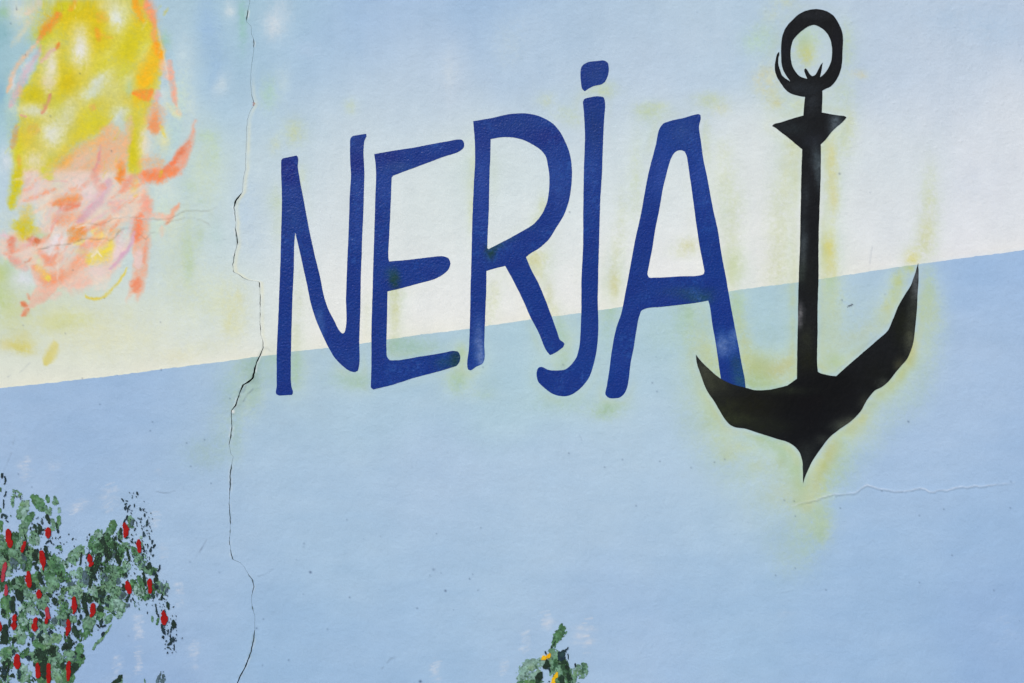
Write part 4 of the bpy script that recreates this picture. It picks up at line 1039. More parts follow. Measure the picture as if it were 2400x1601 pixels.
def coat(cols, rows, side, upper, names):
    px, py = grid(cols, rows, side)
    h = relief(px, py)
    h = relief_details(px, py, h)
    fn = paint_upper if upper else paint_lower
    col = fn(px.ravel(), py.ravel())
    x, z = to_world(px, py)
    V = np.stack([x, -h, np.maximum(z, 0.0)], -1).reshape(-1, 3)
    nr, nc = px.shape
    idx = np.arange(nr * nc).reshape(nr, nc)
    F = np.stack([idx[:-1, :-1], idx[1:, :-1], idx[1:, 1:], idx[:-1, 1:]], -1).reshape(-1, 4)
    cxm = (px.ravel()[F]).mean(1)
    cym = (py.ravel()[F]).mean(1)
    which = np.full(len(F), -1)
    if upper and side < 0:
        cw = cxm + 3 * fbm(cxm, cym, 12, 81, 2)
        ch = cym + 3 * fbm(cxm, cym, 12, 82, 2)
        for k, (nm, poly) in enumerate(FIG):
            which[in_poly(cw, ch, poly)] = k
    for k in [-1] + list(range(len(FIG))):
        f = F[which == k]
        if not len(f):
            continue
        u, inv = np.unique(f, return_inverse=True)
        f2 = inv.reshape(-1, 4)
        if k < 0:
            me = mesh_from(names, V[u], f2, col[u], True, [M_WALL])
            put(names, me, wall)
        else:
            me = mesh_from(FIG[k][0], V[u] - FO, f2, col[u], True, [M_WALL])
            put(FIG[k][0], me, figure)
    return px, py, V.reshape(nr, nc, 3)


_, _, UL = coat(colL, rowU, -1, True, 'cream_plaster')
_, _, UR = coat(colR, rowU, 1, True, 'cream_plaster')
_, _, DL = coat(colL, rowD, -1, False, 'blue_plaster')
_, _, DR = coat(colR, rowD, 1, False, 'blue_plaster')
# the crack: two rough flanks that meet deep in the wall
Lp = np.vstack([UL[:, -1], DL[1:, -1]])
Rp = np.vstack([UR[:, 0], DR[1:, 0]])
n = len(Lp)
wid = np.linalg.norm((Rp - Lp)[:, [0, 2]], axis=1)
zz = Lp[:, 2] * PPM
dep = 0.0012 + 2.6 * wid
rows5 = []
for f, dd in ((0, 0), (.18, .45), (.5, 1), (.82, .45), (1, 0)):
    p = Lp * (1 - f) + Rp * f
    p = p + np.stack([0 * dep, dep * dd * (1 + .3 * fbm(zz, zz * 0 + f * 40, 5, 85, 2)), 0 * dep], -1)
    rows5.append(p)
CV = np.concatenate(rows5)
CF = []
for k in range(4):
    a = np.arange(n - 1) + k * n
    CF.append(np.stack([a, a + 1, a + 1 + n, a + n], -1))
tone = np.clip(.5 + .5 * fbm(np.tile(zz, 5), np.repeat(np.arange(5) * 9.0, n), 14, 86, 2), 0, 1)[:, None]
ccol = hexc('1c2424') * (1 - tone) + hexc('3c4440') * tone
ck = put('crack', mesh_from('crack', CV, np.concatenate(CF), ccol, True, [M_MORTAR]), wall)
tag(ck, 'jagged dark crack running from top to bottom of the plaster')
# body of the wall behind the coat, with a coping
def box_mesh(name, x0, x1, y0, y1, z0, z1, mat):
    v = np.array([(x0, y0, z0), (x1, y0, z0), (x1, y1, z0), (x0, y1, z0), (x0, y0, z1), (x1, y0, z1), (x1, y1, z1), (x0, y1, z1)], float)
    f = np.array([[0, 3, 2, 1], [4, 5, 6, 7], [0, 1, 5, 4], [1, 2, 6, 5], [2, 3, 7, 6], [3, 0, 4, 7]])
    return mesh_from(name, v, f, None, False, [mat])
core_m = plain_material('bare_render', (0.55, 0.57, 0.58), 0.85, 9.0, 0.08, 0.3)
xa, xb = UL[0, 0, 0], UR[0, -1, 0]
ztop = UL[0, 0, 2]
put('wall_core', box_mesh('wall_core', xa, xb, 0.05, BACK, 0, ztop, core_m), wall)
put('coping', box_mesh('coping', xa - .05, xb + .05, -0.05, BACK + .05, ztop - .002, ztop + .08, core_m), wall)


def surf(px, py):
    px = np.asarray(px, float)
    py = np.asarray(py, float)
    return relief_details(px, py, relief(px, py))
# ------------------------------------------------------------------ painted sheets: outlines with a thin real thickness
def soften(poly, corner=48.0, step=5.0, jit=0.3, seed=0, closed=True):
    """rounds a traced outline except at its corners and gives it a hand-cut edge"""
    p = np.array(poly, float)
    n = len(p)
    d1 = p - np.roll(p, 1, 0)
    d2 = np.roll(p, -1, 0) - p
    ang = np.degrees(np.abs(np.angle(np.exp(1j * (np.arctan2(d2[:, 1], d2[:, 0]) - np.arctan2(d1[:, 1], d1[:, 0]))))))
    short = np.minimum(np.hypot(*d1.T), np.hypot(*d2.T))
    sharp = ang > np.where(short < 14, 75, corner)
    L1 = np.hypot(*d1.T)[:, None] + 1e-9
    L2 = np.hypot(*d2.T)[:, None] + 1e-9
    tan = d1 / L1 * L2 + d2 / L2 * L1
    sharp |= (np.maximum(L1, L2)[:, 0] / np.minimum(L1, L2)[:, 0] > 2.4) & (ang > 24) & (np.maximum(L1, L2)[:, 0] > 24)
    tan /= (np.hypot(*tan.T)[:, None] + 1e-9)
    out = []
    for i in range(n):
        a, b = p[i], p[(i + 1) % n]
        L = np.hypot(*(b - a))
        if L < 1e-6:
            continue
        ta = (b - a) / L if sharp[i] else tan[i]
        tb = (b - a) / L if sharp[(i + 1) % n] else tan[(i + 1) % n]
        k = max(1, int(round(L / step)))
        t = (np.arange(k) / k)[:, None]
        h00 = 2 * t ** 3 - 3 * t ** 2 + 1
        h10 = t ** 3 - 2 * t ** 2 + t
        h01 = -2 * t ** 3 + 3 * t ** 2
        h11 = t ** 3 - t ** 2
        out.append(h00 * a + h10 * ta * L * .8 + h01 * b + h11 * tb * L * .8)
    q = np.vstack(out)
    jx = fbm(q[:, 0], q[:, 1], 11, 300 + seed, 2)
    jy = fbm(q[:, 0], q[:, 1], 11, 340 + seed, 2)
    return q + np.stack([jx, jy], 1) * jit


def sheet(name, loops, lift, mat, colour, origin, parent=None, inner=7.0, thick=0.0006):
    """a film of paint: loops in photo pixels (first outer, others holes), lifted off the plaster, with its own edge"""
    pts, edges = [], []
    for lp in loops:
        s = len(pts)
        pts += [tuple(q) for q in lp]
        edges += [(s + i, s + (i + 1) % len(lp)) for i in range(len(lp))]
    P0 = np.array(pts)
    x0, y0 = P0.min(0)
    x1, y1 = P0.max(0)
    gx, gy = np.meshgrid(np.arange(x0 + 2, x1, inner), np.arange(y0 + 2, y1, inner))
    gx = gx.ravel() + (rng.random(gx.size) - .5) * inner * .5
    gy = gy.ravel() + (rng.random(gy.size) - .5) * inner * .5
    ins = np.zeros(gx.shape, bool)
    dmin = np.full(gx.shape, 1e9)
    for lp in loops:
        ins ^= in_poly(gx, gy, lp)
        d, _ = line_dist(gx, gy, np.vstack([lp, lp[:1]]))
        dmin = np.minimum(dmin, d)
    k = ins & (dmin > inner * .35)
    co = [Vector((a, b)) for a, b in pts] + [Vector((a, b)) for a, b in zip(gx[k], gy[k])]
    r = delaunay_2d_cdt(co, edges, [], 0, 1e-5)
    V2 = np.array([tuple(v) for v in r[0]])
    T = np.array([list(f) for f in r[2]])
    cx, cy = V2[T].mean(1).T
    ok = np.zeros(len(T), bool)
    for lp in loops:
        ok ^= in_poly(cx, cy, lp)
    T = T[ok]
    # same winding for all, facing the street
    a, b, c = V2[T[:, 0]], V2[T[:, 1]], V2[T[:, 2]]
    cr = (b[:, 0] - a[:, 0]) * (c[:, 1] - a[:, 1]) - (b[:, 1] - a[:, 1]) * (c[:, 0] - a[:, 0])
    T[cr > 0] = T[cr > 0][:, ::-1]
    return film(name, V2, [T], lift, mat, colour, origin, parent, thick)


def film(name, V2, faces, lift, mat, colour, origin, parent=None, thick=0.0006):
    used = np.unique(np.concatenate([f.ravel() for f in faces]))
    remap = np.full(len(V2), -1)
    remap[used] = np.arange(len(used))
    V2 = V2[used]
    faces = [remap[f] for f in faces]
    h = surf(V2[:, 0], V2[:, 1])
    x, z = to_world(V2[:, 0], V2[:, 1])
    V = np.stack([x, -(h + lift), z], -1)
    col = colour(V2[:, 0], V2[:, 1])
    # boundary edges get a rim down into the plaster
    E = np.concatenate([np.stack([f[:, i], f[:, (i + 1) % f.shape[1]]], 1) for f in faces for i in range(f.shape[1])])
    key = E[:, 0].astype(np.int64) * len(V2) + E[:, 1]
    rev = E[:, 1].astype(np.int64) * len(V2) + E[:, 0]
    bd = E[~np.isin(key, rev)]
    nb = len(V)
    bv, inv = np.unique(bd, return_inverse=True)
    inv = inv.reshape(-1, 2)
    nr = len(bv)
    V = np.vstack([V, V[bv], V[bv] + np.array([0, lift + thick, 0])])
    col = np.vstack([col, col[bv], col[bv]])
    rim = np.stack([inv[:, 1] + nb, inv[:, 0] + nb, inv[:, 0] + nb + nr, inv[:, 1] + nb + nr], 1)
    me = mesh_from(name, V - np.array(origin), list(faces) + [rim], col, False, [mat])
    # smooth the face, keep the rim crisp
    nf = sum(len(f) for f in faces)
    sm = np.zeros(len(me.polygons), bool)
    sm[:nf] = True
    me.polygons.foreach_set('use_smooth', sm)
    return put(name, me, parent)


def mixed(base, spread, text, seed, scale=34.0, amt=.5):
    """colour function for a painted sheet: a base, a second tone in clouds, and named patches"""
    sp = []
    for s in text.replace('\n', '').split(';'):
        if s.strip():
            x, y, rx, ry, c, a = s.split()
            sp.append((float(x), float(y), float(rx), float(ry), hexc(c), float(a) / 10))

    def f(X, Y):
        t = np.clip(.5 + amt * fbm(X, Y, scale, seed, 4), 0, 1)[:, None]
        c = hexc(base) * (1 - t) + hexc(spread) * t
        wx = X + 3 * fbm(X, Y, 14, seed + 5, 2)
        wy = Y + 3 * fbm(X, Y, 14, seed + 6, 2)
        for x, y, rx, ry, cc, a in sp:
            q = ((wx - x) / rx) ** 2 + ((wy - y) / ry) ** 2
            al = (np.clip(a * (.78 if base.startswith('15') and cc.mean() > .2 else 1) * (1 + .5 * fbm(X, Y, 6, seed + 9, 2)), 0, 1) * np.exp(-(q ** 1.2)))[:, None]
            c = c * (1 - al) + cc * al
        return c
    return f


BLUE = """676 402 26 44 0d2277 9;839 345 22 30 18357f 5;839 385 18 24 0e2378 8;905 372 34 22 0e2677 8;1290 322 40 20 10297a 8;1130 340 20 30 112c7c 6;
1205 295 60 20 1c3c82 5;1392 300 22 60 183675 6;1395 172 30 30 1c3d80 6;682 450 24 24 3c569c 3;690 510 24 40 24468c 5;840 440 16 44 354f9c 4;838 520 15 50 264696 5;
900 440 22 40 2f4c9a 4;935 392 34 14 3f5c92 4;1000 350 60 14 1c3d8a 4;1130 415 22 70 3550a2 5;1128 500 20 50 2c469a 4;1300 410 40 60 34509c 4;1315 470 26 50 2c4896 3;
1388 390 24 60 33509c 4;1386 470 22 50 2b4794 2;1600 310 44 44 33508f 4;1550 400 34 70 3550a4 4;1640 400 26 70 2f4ca0 4;1655 480 22 40 2a4898 3;
924 655 12 22 0d3c33 9;915 640 16 16 1d4a66 4;1068 842 16 22 123b40 8;1040 850 24 16 1b4a66 5;1150 592 13 16 0e3b38 8;1165 575 20 10 254f58 6;1190 560 24 8 2c5462 3;1240 530 20 8 27506c 3;
1615 685 60 14 1c4468 6;1640 700 30 12 1c4a58 6;1560 690 30 20 14398a 3;1735 885 20 34 1f4c70 8;1725 850 14 20 1b4160 5;1122 800 12 50 6d82ba 6;1128 835 8 24 8a9cc8 6;1105 860 10 10 2c4a98 2;
1694 810 16 26 7c92c0 6;1720 790 12 24 6a86b8 5;1710 822 22 16 5570ae 3;752 762 9 34 4d70ae 4;745 740 8 16 5a7ab4 2;818 850 26 16 2a4f92 2;1376 800 16 60 173c88 5;
1450 850 20 50 1c3a8c 4;1500 640 20 60 14347f 4;1700 700 24 40 16368c 4;1330 905 50 20 13307f 4"""
INK = """1900 35 50 12 252930 5;1840 110 10 60 1a1c26 5;1960 110 12 60 15151f 5;1880 205 40 16 2d353d 6;1905 240 18 26 2e353d 6;1850 300 40 16 273035 5;
1960 290 18 24 5b6a75 8;1955 312 10 16 75848c 5;1905 330 30 20 252a34 5;1912 375 12 30 4b5860 8;1918 410 8 34 5b6a72 7;1895 400 12 40 14161d 5;1888 460 10 40 394148 5;
1884 560 10 50 434e55 7;1905 520 14 50 0e1016 7;1880 600 8 40 606a6d 5;1878 640 12 30 39443d 6;1900 660 18 60 151817 5;1874 735 8 26 75757a 9;1872 760 6 18 898991 6;1905 740 12 50 1a1b20 5;
1890 800 18 40 292d23 7;1895 850 26 30 191c12 7;1885 940 110 50 04060a 10;1950 900 70 40 06080c 9;1890 1000 70 60 05080e 9;1760 950 70 34 15170d 7;1680 880 44 50 363a2c 9;
1648 855 20 30 43483d 8;1650 900 20 30 424639 5;1700 960 40 24 282d1d 6;1720 985 60 14 2d3421 7;1800 1000 60 20 1a1f16 6;2000 990 34 14 53584b 8;1975 1000 30 12 4b5348 7;2030 945 16 22 464a3d 6;
2060 880 40 40 0c0f0e 6;2130 790 14 46 515548 9;2140 720 14 50 42483d 7;2146 660 10 40 757c82 8;2110 760 20 60 15190f 6;2110 855 14 16 606043 6;1890 1060 26 30 242929 6;1886 1100 10 30 2d3436 6;1930 1030 20 14 3d433d 6;
2070 900 16 14 4b5148 6;1840 915 60 10 2c3424 5"""

_blue = mixed('0c3888', '082a7c', BLUE, 101)  # lighter blue patches in BLUE are painted sheen; green and pale ones overspray


def blue(X, Y):
    c = _blue(X, Y)
    # lighter mottling and fine grains: sheen variation painted into the blue
    m = (.5 * smooth(-.1, .6, fbm(X, Y, 60, 111, 3)) * smooth(-.1, .5, fbm(X, Y, 5, 112, 2)))[:, None]
    return c * (1 - m) + hexc('2c5aa6') * m
GL = 'blue letters of the town name painted across the cracked wall'
LET = [
    ('N', 745, 927, [N_OUT], 'blue letter N with a curved diagonal, first letter beside the wall crack'),
    ('E', 970, 913, [E_OUT], 'blue letter E with rounded bars, between the N and the R'),
    ('R', 1215, 868, [R_OUT, R_HOLE], 'blue letter R with a big open bowl and a short kicked leg'),
    ('J', 1350, 929, [J_OUT], 'blue letter J with a separate dot above it and a hooked foot'),
    ('A', 1570, 934, [A_OUT, A_HOLE], 'blue letter A whose right leg runs behind the tip of the black anchor'),
]
for i, (ch, bx, by, loops, lab) in enumerate(LET):
    root = thing('painted_letter', bx, by, lab, 'letter', GL)
    sm = [soften(l, seed=i * 3 + k) for k, l in enumerate(loops)]
    if ch == 'J':
        sheet('hooked_stem', sm, 0.0007, M_BLUE, blue, root.location, root, 3.4)
        sheet('dot', [soften(J_DOT, 60, seed=50)], 0.0007, M_BLUE, blue, root.location, root)
    else:
        sheet('letter_face', sm, 0.0007, M_BLUE, blue, root.location, root, 3.4)

ink = mixed('15181c', '0f1216', INK, 131, 30, .5)
anchor = thing('painted_anchor', 1882, 1133, 'tall black painted anchor with a ring on top, right of the blue lettering', 'anchor')
for nm, loops in (('ring', [RING_OUT, RING_HOLE]), ('neck', [NECK]), ('stock', [STOCK]), ('shank', [SHANK]), ('arms', [ARMS])):
    if nm in ('neck',):
        sm = [np.array(loops[0], float)]
    else:
        sm = [soften(l, 42, jit=.45, seed=7) for l in loops]
    sheet(nm, sm, 0.0013, M_BLACK, ink, anchor.location, anchor)

# ------------------------------------------------------------------ brushed plants: every dab of the brush is a patch of its own
ORG = {1: (0, 1090, K24), 2: (0, 1240, K24), 3: (0, 1390, K24), 4: (190, 1130, K24), 5: (190, 1280, K24), 6: (190, 1440, K24),
       7: (0, 1200, K6), 8: (1100, 1400, K4)}
TONE = {'g': ('6b9280', '5c8566'), 'm': ('527e56', '3e6a4a'), 'p': ('84a49e', '72978a'), 'k': ('3d6440', '284a34'), 'd': ('172c24', '22392c'),
        'n': ('182c3a', '243c3e'), 's': ('52697a', '3c5356'), 'r': ('900306', 'a2080a'), 'R': ('9c3446', 'a52a38'), 'y': ('dda40c', 'e6b618'),
        'Y': ('e6bd14', 'd9a814')}
dab_no = 0


def dab(root, name, spec, lift0, mat, cell=1.5):
    """spec: crop w tone density x,y x,y ..."""
    global dab_no
    s = spec.split()
    ox, oy, k = ORG[int(s[0])]
    w, tone, dens = float(s[1]) * k, s[2], float(s[3])
    if tone in 'gmpk':
        w *= 1.14
    p = np.array([[float(v) for v in q.split(',')] for q in s[4:]]) * k + np.array([ox, oy])
    if len(p) == 1:
        p = np.vstack([p + [-.3 * w, 0], p + [.3 * w, 0]])
    w = max(w, 1.1)
    dab_no += 1
    sd = 400 + dab_no * 3
    solid = tone in 'rRyY'
    cell = cell if w > 3 else 1.1
    x0, y0 = p.min(0) - w * 1.35 - 3
    x1, y1 = p.max(0) + w * 1.35 + 3
    gx, gy = np.meshgrid(np.arange(x0, x1, cell), np.arange(y0, y1, cell))
    gx = gx + (rng.random(gx.shape) - .5) * cell * .55
    gy = gy + (rng.random(gy.shape) - .5) * cell * .55
    idx = np.arange(gx.size).reshape(gx.shape)
    Q = np.stack([idx[:-1, :-1], idx[1:, :-1], idx[1:, 1:], idx[:-1, 1:]], -1).reshape(-1, 4)
    fx, fy = gx.ravel(), gy.ravel()
    cx, cy = fx[Q].mean(1), fy[Q].mean(1)
    rag = 1.3 if solid else min(4.2, .8 + w * .34)
    d, t = line_dist(cx + rag * fbm(cx, cy, 7, sd, 2), cy + rag * fbm(cx, cy, 7, sd + 1, 2), p)
    taper = .62 + .38 * np.sqrt(np.clip(4 * t * (1 - t), 0, 1))
    taper = taper * (1 +   .07 * np.sin(t * 7 + sd) + .20 * fbm(cx, cy, 5, sd + 15, 1)) if solid else taper
    e = 1 - d / (w * taper)                      # 1 at the spine, 0 at the rim
    # bristle tracks along the stroke, sponge holes
    ang = math.atan2(*(p[-1] - p[0])[::-1])
    u = cx * math.cos(ang) + cy * math.sin(ang)
    v = -cx * math.sin(ang) + cy * math.cos(ang)
    holes = .55 * fbm(u * .5, v * 1.5, 4.2, sd + 2, 2) + .55 * fbm(cx, cy, 6.5, sd + 4, 3)
    if solid:
        keep = e > .02 + .10 * holes
    else:
        keep = (e > .05 * holes) & (holes * 1.15 + np.minimum(e, .5) * .9 > (.66 - dens * .98))
    if keep.sum() < 3:
        return
    f = Q[keep]
    # drop lone cells
    c1, c2 = (hexc(c) for c in TONE[tone])

    def colour(X, Y):
        tt = np.clip(.5 + .8 * fbm(X, Y, 10, sd + 6, 3), 0, 1)[:, None]
        c = c1 * (1 - tt) + c2 * tt
        if not solid:
            light = np.clip(.30 * fbm(X, Y, 6, sd + 8, 2) + .12 * fbm(X, Y, 30, 77, 2), -.25, .25)[:, None]
            if tone in 'gmpk':
                c = c * (1 + light * .75)
                warm = np.clip(.5 * fbm(X, Y, 24, 79, 2) - .1, 0, .3)[:, None]
                c = c * (1 - warm) + hexc('6f8c40') * warm
                dk = (.62 * smooth(.08, .5, .6 * fbm(X, Y, 5.5, sd + 11, 2) + .5 * fbm(X, Y, 3.2, sd + 12, 1)))[:, None]
                c = c * (1 - dk) + hexc('223f34') * dk
                pl = (.35 * smooth(.15, .6, fbm(X, Y, 5, sd + 13, 2)))[:, None]
                c = c * (1 - pl) + hexc('93b3b0') * pl
            else:
                c = c * (1 + light)
        return c
    lift = lift0 + (dab_no % 37) * 0.000045
    film(name, np.stack([fx, fy], 1), [f], lift, mat, colour, root.location, root, 0.0004)


bush = thing('painted_bush', 190, 1600, 'painted bush of sponged green and dark leaves with red oval flowers, lower left corner', 'painted plant')
GREEN = """2 110 g .8 480,50 520,300;2 130 g .5 750,100 800,300;2 45 p .7 860,200 860,360;2 120 k .85 340,150 330,300 200,450 150,650;2 60 m .8 100,300 60,500 50,700;
2 130 g .85 300,500 350,700 250,850;2 120 m .85 620,600 600,800 640,930;2 90 g .8 450,300 420,520;2 90 g .7 700,450 690,650;2 60 g .7 30,200 30,450;
1 90 g .35 350,620 480,700;1 35 g .7 290,720 290,950;1 80 g .85 540,860 520,960 460,1100 440,1180;1 70 p .8 620,820 600,1000 560,1150 560,1300;
1 110 m .97 760,740 830,790 880,870 930,990;1 60 m .95 930,960 980,1050;1 75 m .95 740,1110 680,1200 600,1330 540,1480;1 110 g .85 560,1350 530,1567;
1 45 m .7 1080,720 1100,840;1 62 g .6 1280,740 1260,860 1340,880;1 42 g .8 1050,950 1080,1080 1130,1120 1160,1010;1 50 g .7 1200,1250 1230,1400 1200,1500;
1 42 m .8 1350,1180 1350,1300 1300,1460;1 35 p .5 1380,980 1350,1080;1 22 m 1 0,520 20,600;1 26 m .9 0,1000 20,1070;1 48 m .8 20,1300 30,1500;1 60 g .5 800,1400 900,1560;
2 30 k .9 1130,560 1150,620;2 62 m .85 1250,600 1230,700;2 30 m .8 1300,420 1390,400 1400,480;2 90 m .85 1150,750 1300,850 1400,950 1420,1150;
2 110 m .85 1150,900 1130,1100 1180,1250 1300,1350;2 60 k .9 1350,1000 1400,1200;2 110 g .8 1250,1150 1150,1350;2 120 m .85 850,1050 780,1200 700,1300;
2 110 m .85 450,1150 430,1300 550,1400;2 100 p .6 100,1000 250,1000;2 60 g .85 50,1100 40,1400;2 90 g .6 250,1200 200,1400;2 80 p .7 1450,750 1500,850;
2 100 g .85 1600,680 1750,550 1870,450;2 90 g .85 1700,650 1720,780;2 30 g .8 1920,480 1930,600;2 110 p .5 1650,1000 1800,1080;2 60 g .7 1850,900 1800,1000;
2 95 m .62 2250,80 2150,250 2080,400;2 80 k .6 2300,250 2250,450;2 55 k .8 1450,1330 1450,1500;2 120 p .55 1600,1350 1800,1450;2 70 g .8 2000,900 2080,1050;
3 120 m .85 150,100 150,400;3 110 m .85 500,500 550,700 450,850;3 100 p .5 600,350 780,450;3 100 g .9 1000,200 960,320;3 140 g .85 400,950 500,1100;3 110 m .85 150,1300 130,1450;
3 110 m .8 800,1150 950,1200 1000,1300;3 120 g .95 1250,980 1310,1090;3 80 p .7 1080,950 1100,1200;3 110 g .6 1200,1200 1250,1400;3 60 k .85 620,1280 600,1400;3 60 m .6 500,1350 520,1480;
3 90 k .8 1450,450 1480,560;3 80 m .8 1500,250 1480,380;3 90 g .85 1700,550 1650,650;3 95 g .95 2000,580 2000,780;3 50 m .95 1990,820 1950,1040;3 60 g .85 2150,600 2080,780;
3 90 m .85 1850,1220 1820,1400 1750,1500;3 120 g .7 1550,1350 1650,1500;3 90 g .7 1350,1400 1400,1550;3 20 g .7 2350,1050 2200,1180 2140,1300;3 80 g .6 700,650 680,850;3 90 g .7 700,60 800,160;
3 70 m .7 1150,700 1250,780;3 60 g .7 300,1250 400,1330;3 90 m .6 1000,1450 1100,1550;3 60 g .6 1750,150 1800,350;3 80 g .7 2150,30 2300,200;
4 95 m .97 730,920 700,1050 640,1160;4 80 g .95 640,1150 590,1270;4 80 m .75 430,1120 380,1220 450,1280;4 45 m .7 250,1280 200,1420 250,1500;4 70 g .9 1120,820 1150,900 1130,1020;4 50 g .85 870,1150 920,1300;
4 90 g .6 640,1350 500,1500;4 100 g .7 950,1480 1080,1500;4 30 p .5 1380,1250 1380,1320;4 22 g .8 1400,1380 1410,1450;4 60 g .6 380,1350 350,1480;
5 110 m .7 300,50 400,150;5 100 m .7 900,50 900,300;5 60 m .6 1200,50 1280,200;5 130 g .88 850,550 700,650;5 60 m .8 870,500 950,600;5 55 k .6 600,500 560,700;
5 150 g .82 700,800 600,1000;5 130 g .85 850,1000 800,1200;5 130 p .8 750,1300 900,1350;5 100 g .8 650,1200 650,1450;5 80 m .9 1180,800 1230,900 1220,1000;
5 65 m .9 1340,700 1380,900 1420,1080 1480,1150;5 90 g .6 1350,450 1550,550;5 70 g .7 1400,250 1250,350;5 60 g .8 1750,830 1800,950;5 100 p .7 300,1050 200,1000;5 120 g .7 400,1100 500,1000;
5 80 p .35 1050,400 1100,480;5 60 g .7 250,650 200,550;5 70 g .6 560,850 480,950;5 40 g .7 1500,480 1540,620;
6 95 g .95 250,60 170,220;6 55 m .97 140,230 90,420;6 34 m .95 100,400 90,560;6 75 g .92 660,40 610,180;6 28 g .65 690,240 620,360 450,580 330,680 280,800;6 28 g .6 1640,50 1640,160;6 35 m .85 1770,100 1740,220;
7 70 g .8 550,1450 560,1560;7 50 p .6 230,1430 230,1520;7 60 m .85 380,1540 420,1560;7 45 m .85 730,1280 720,1400;7 70 m .8 350,1300 380,1380;7 60 g .75 480,1300 500,1420;7 60 g .7 60,1280 40,1350;
7 60 m .7 640,1440 620,1560"""
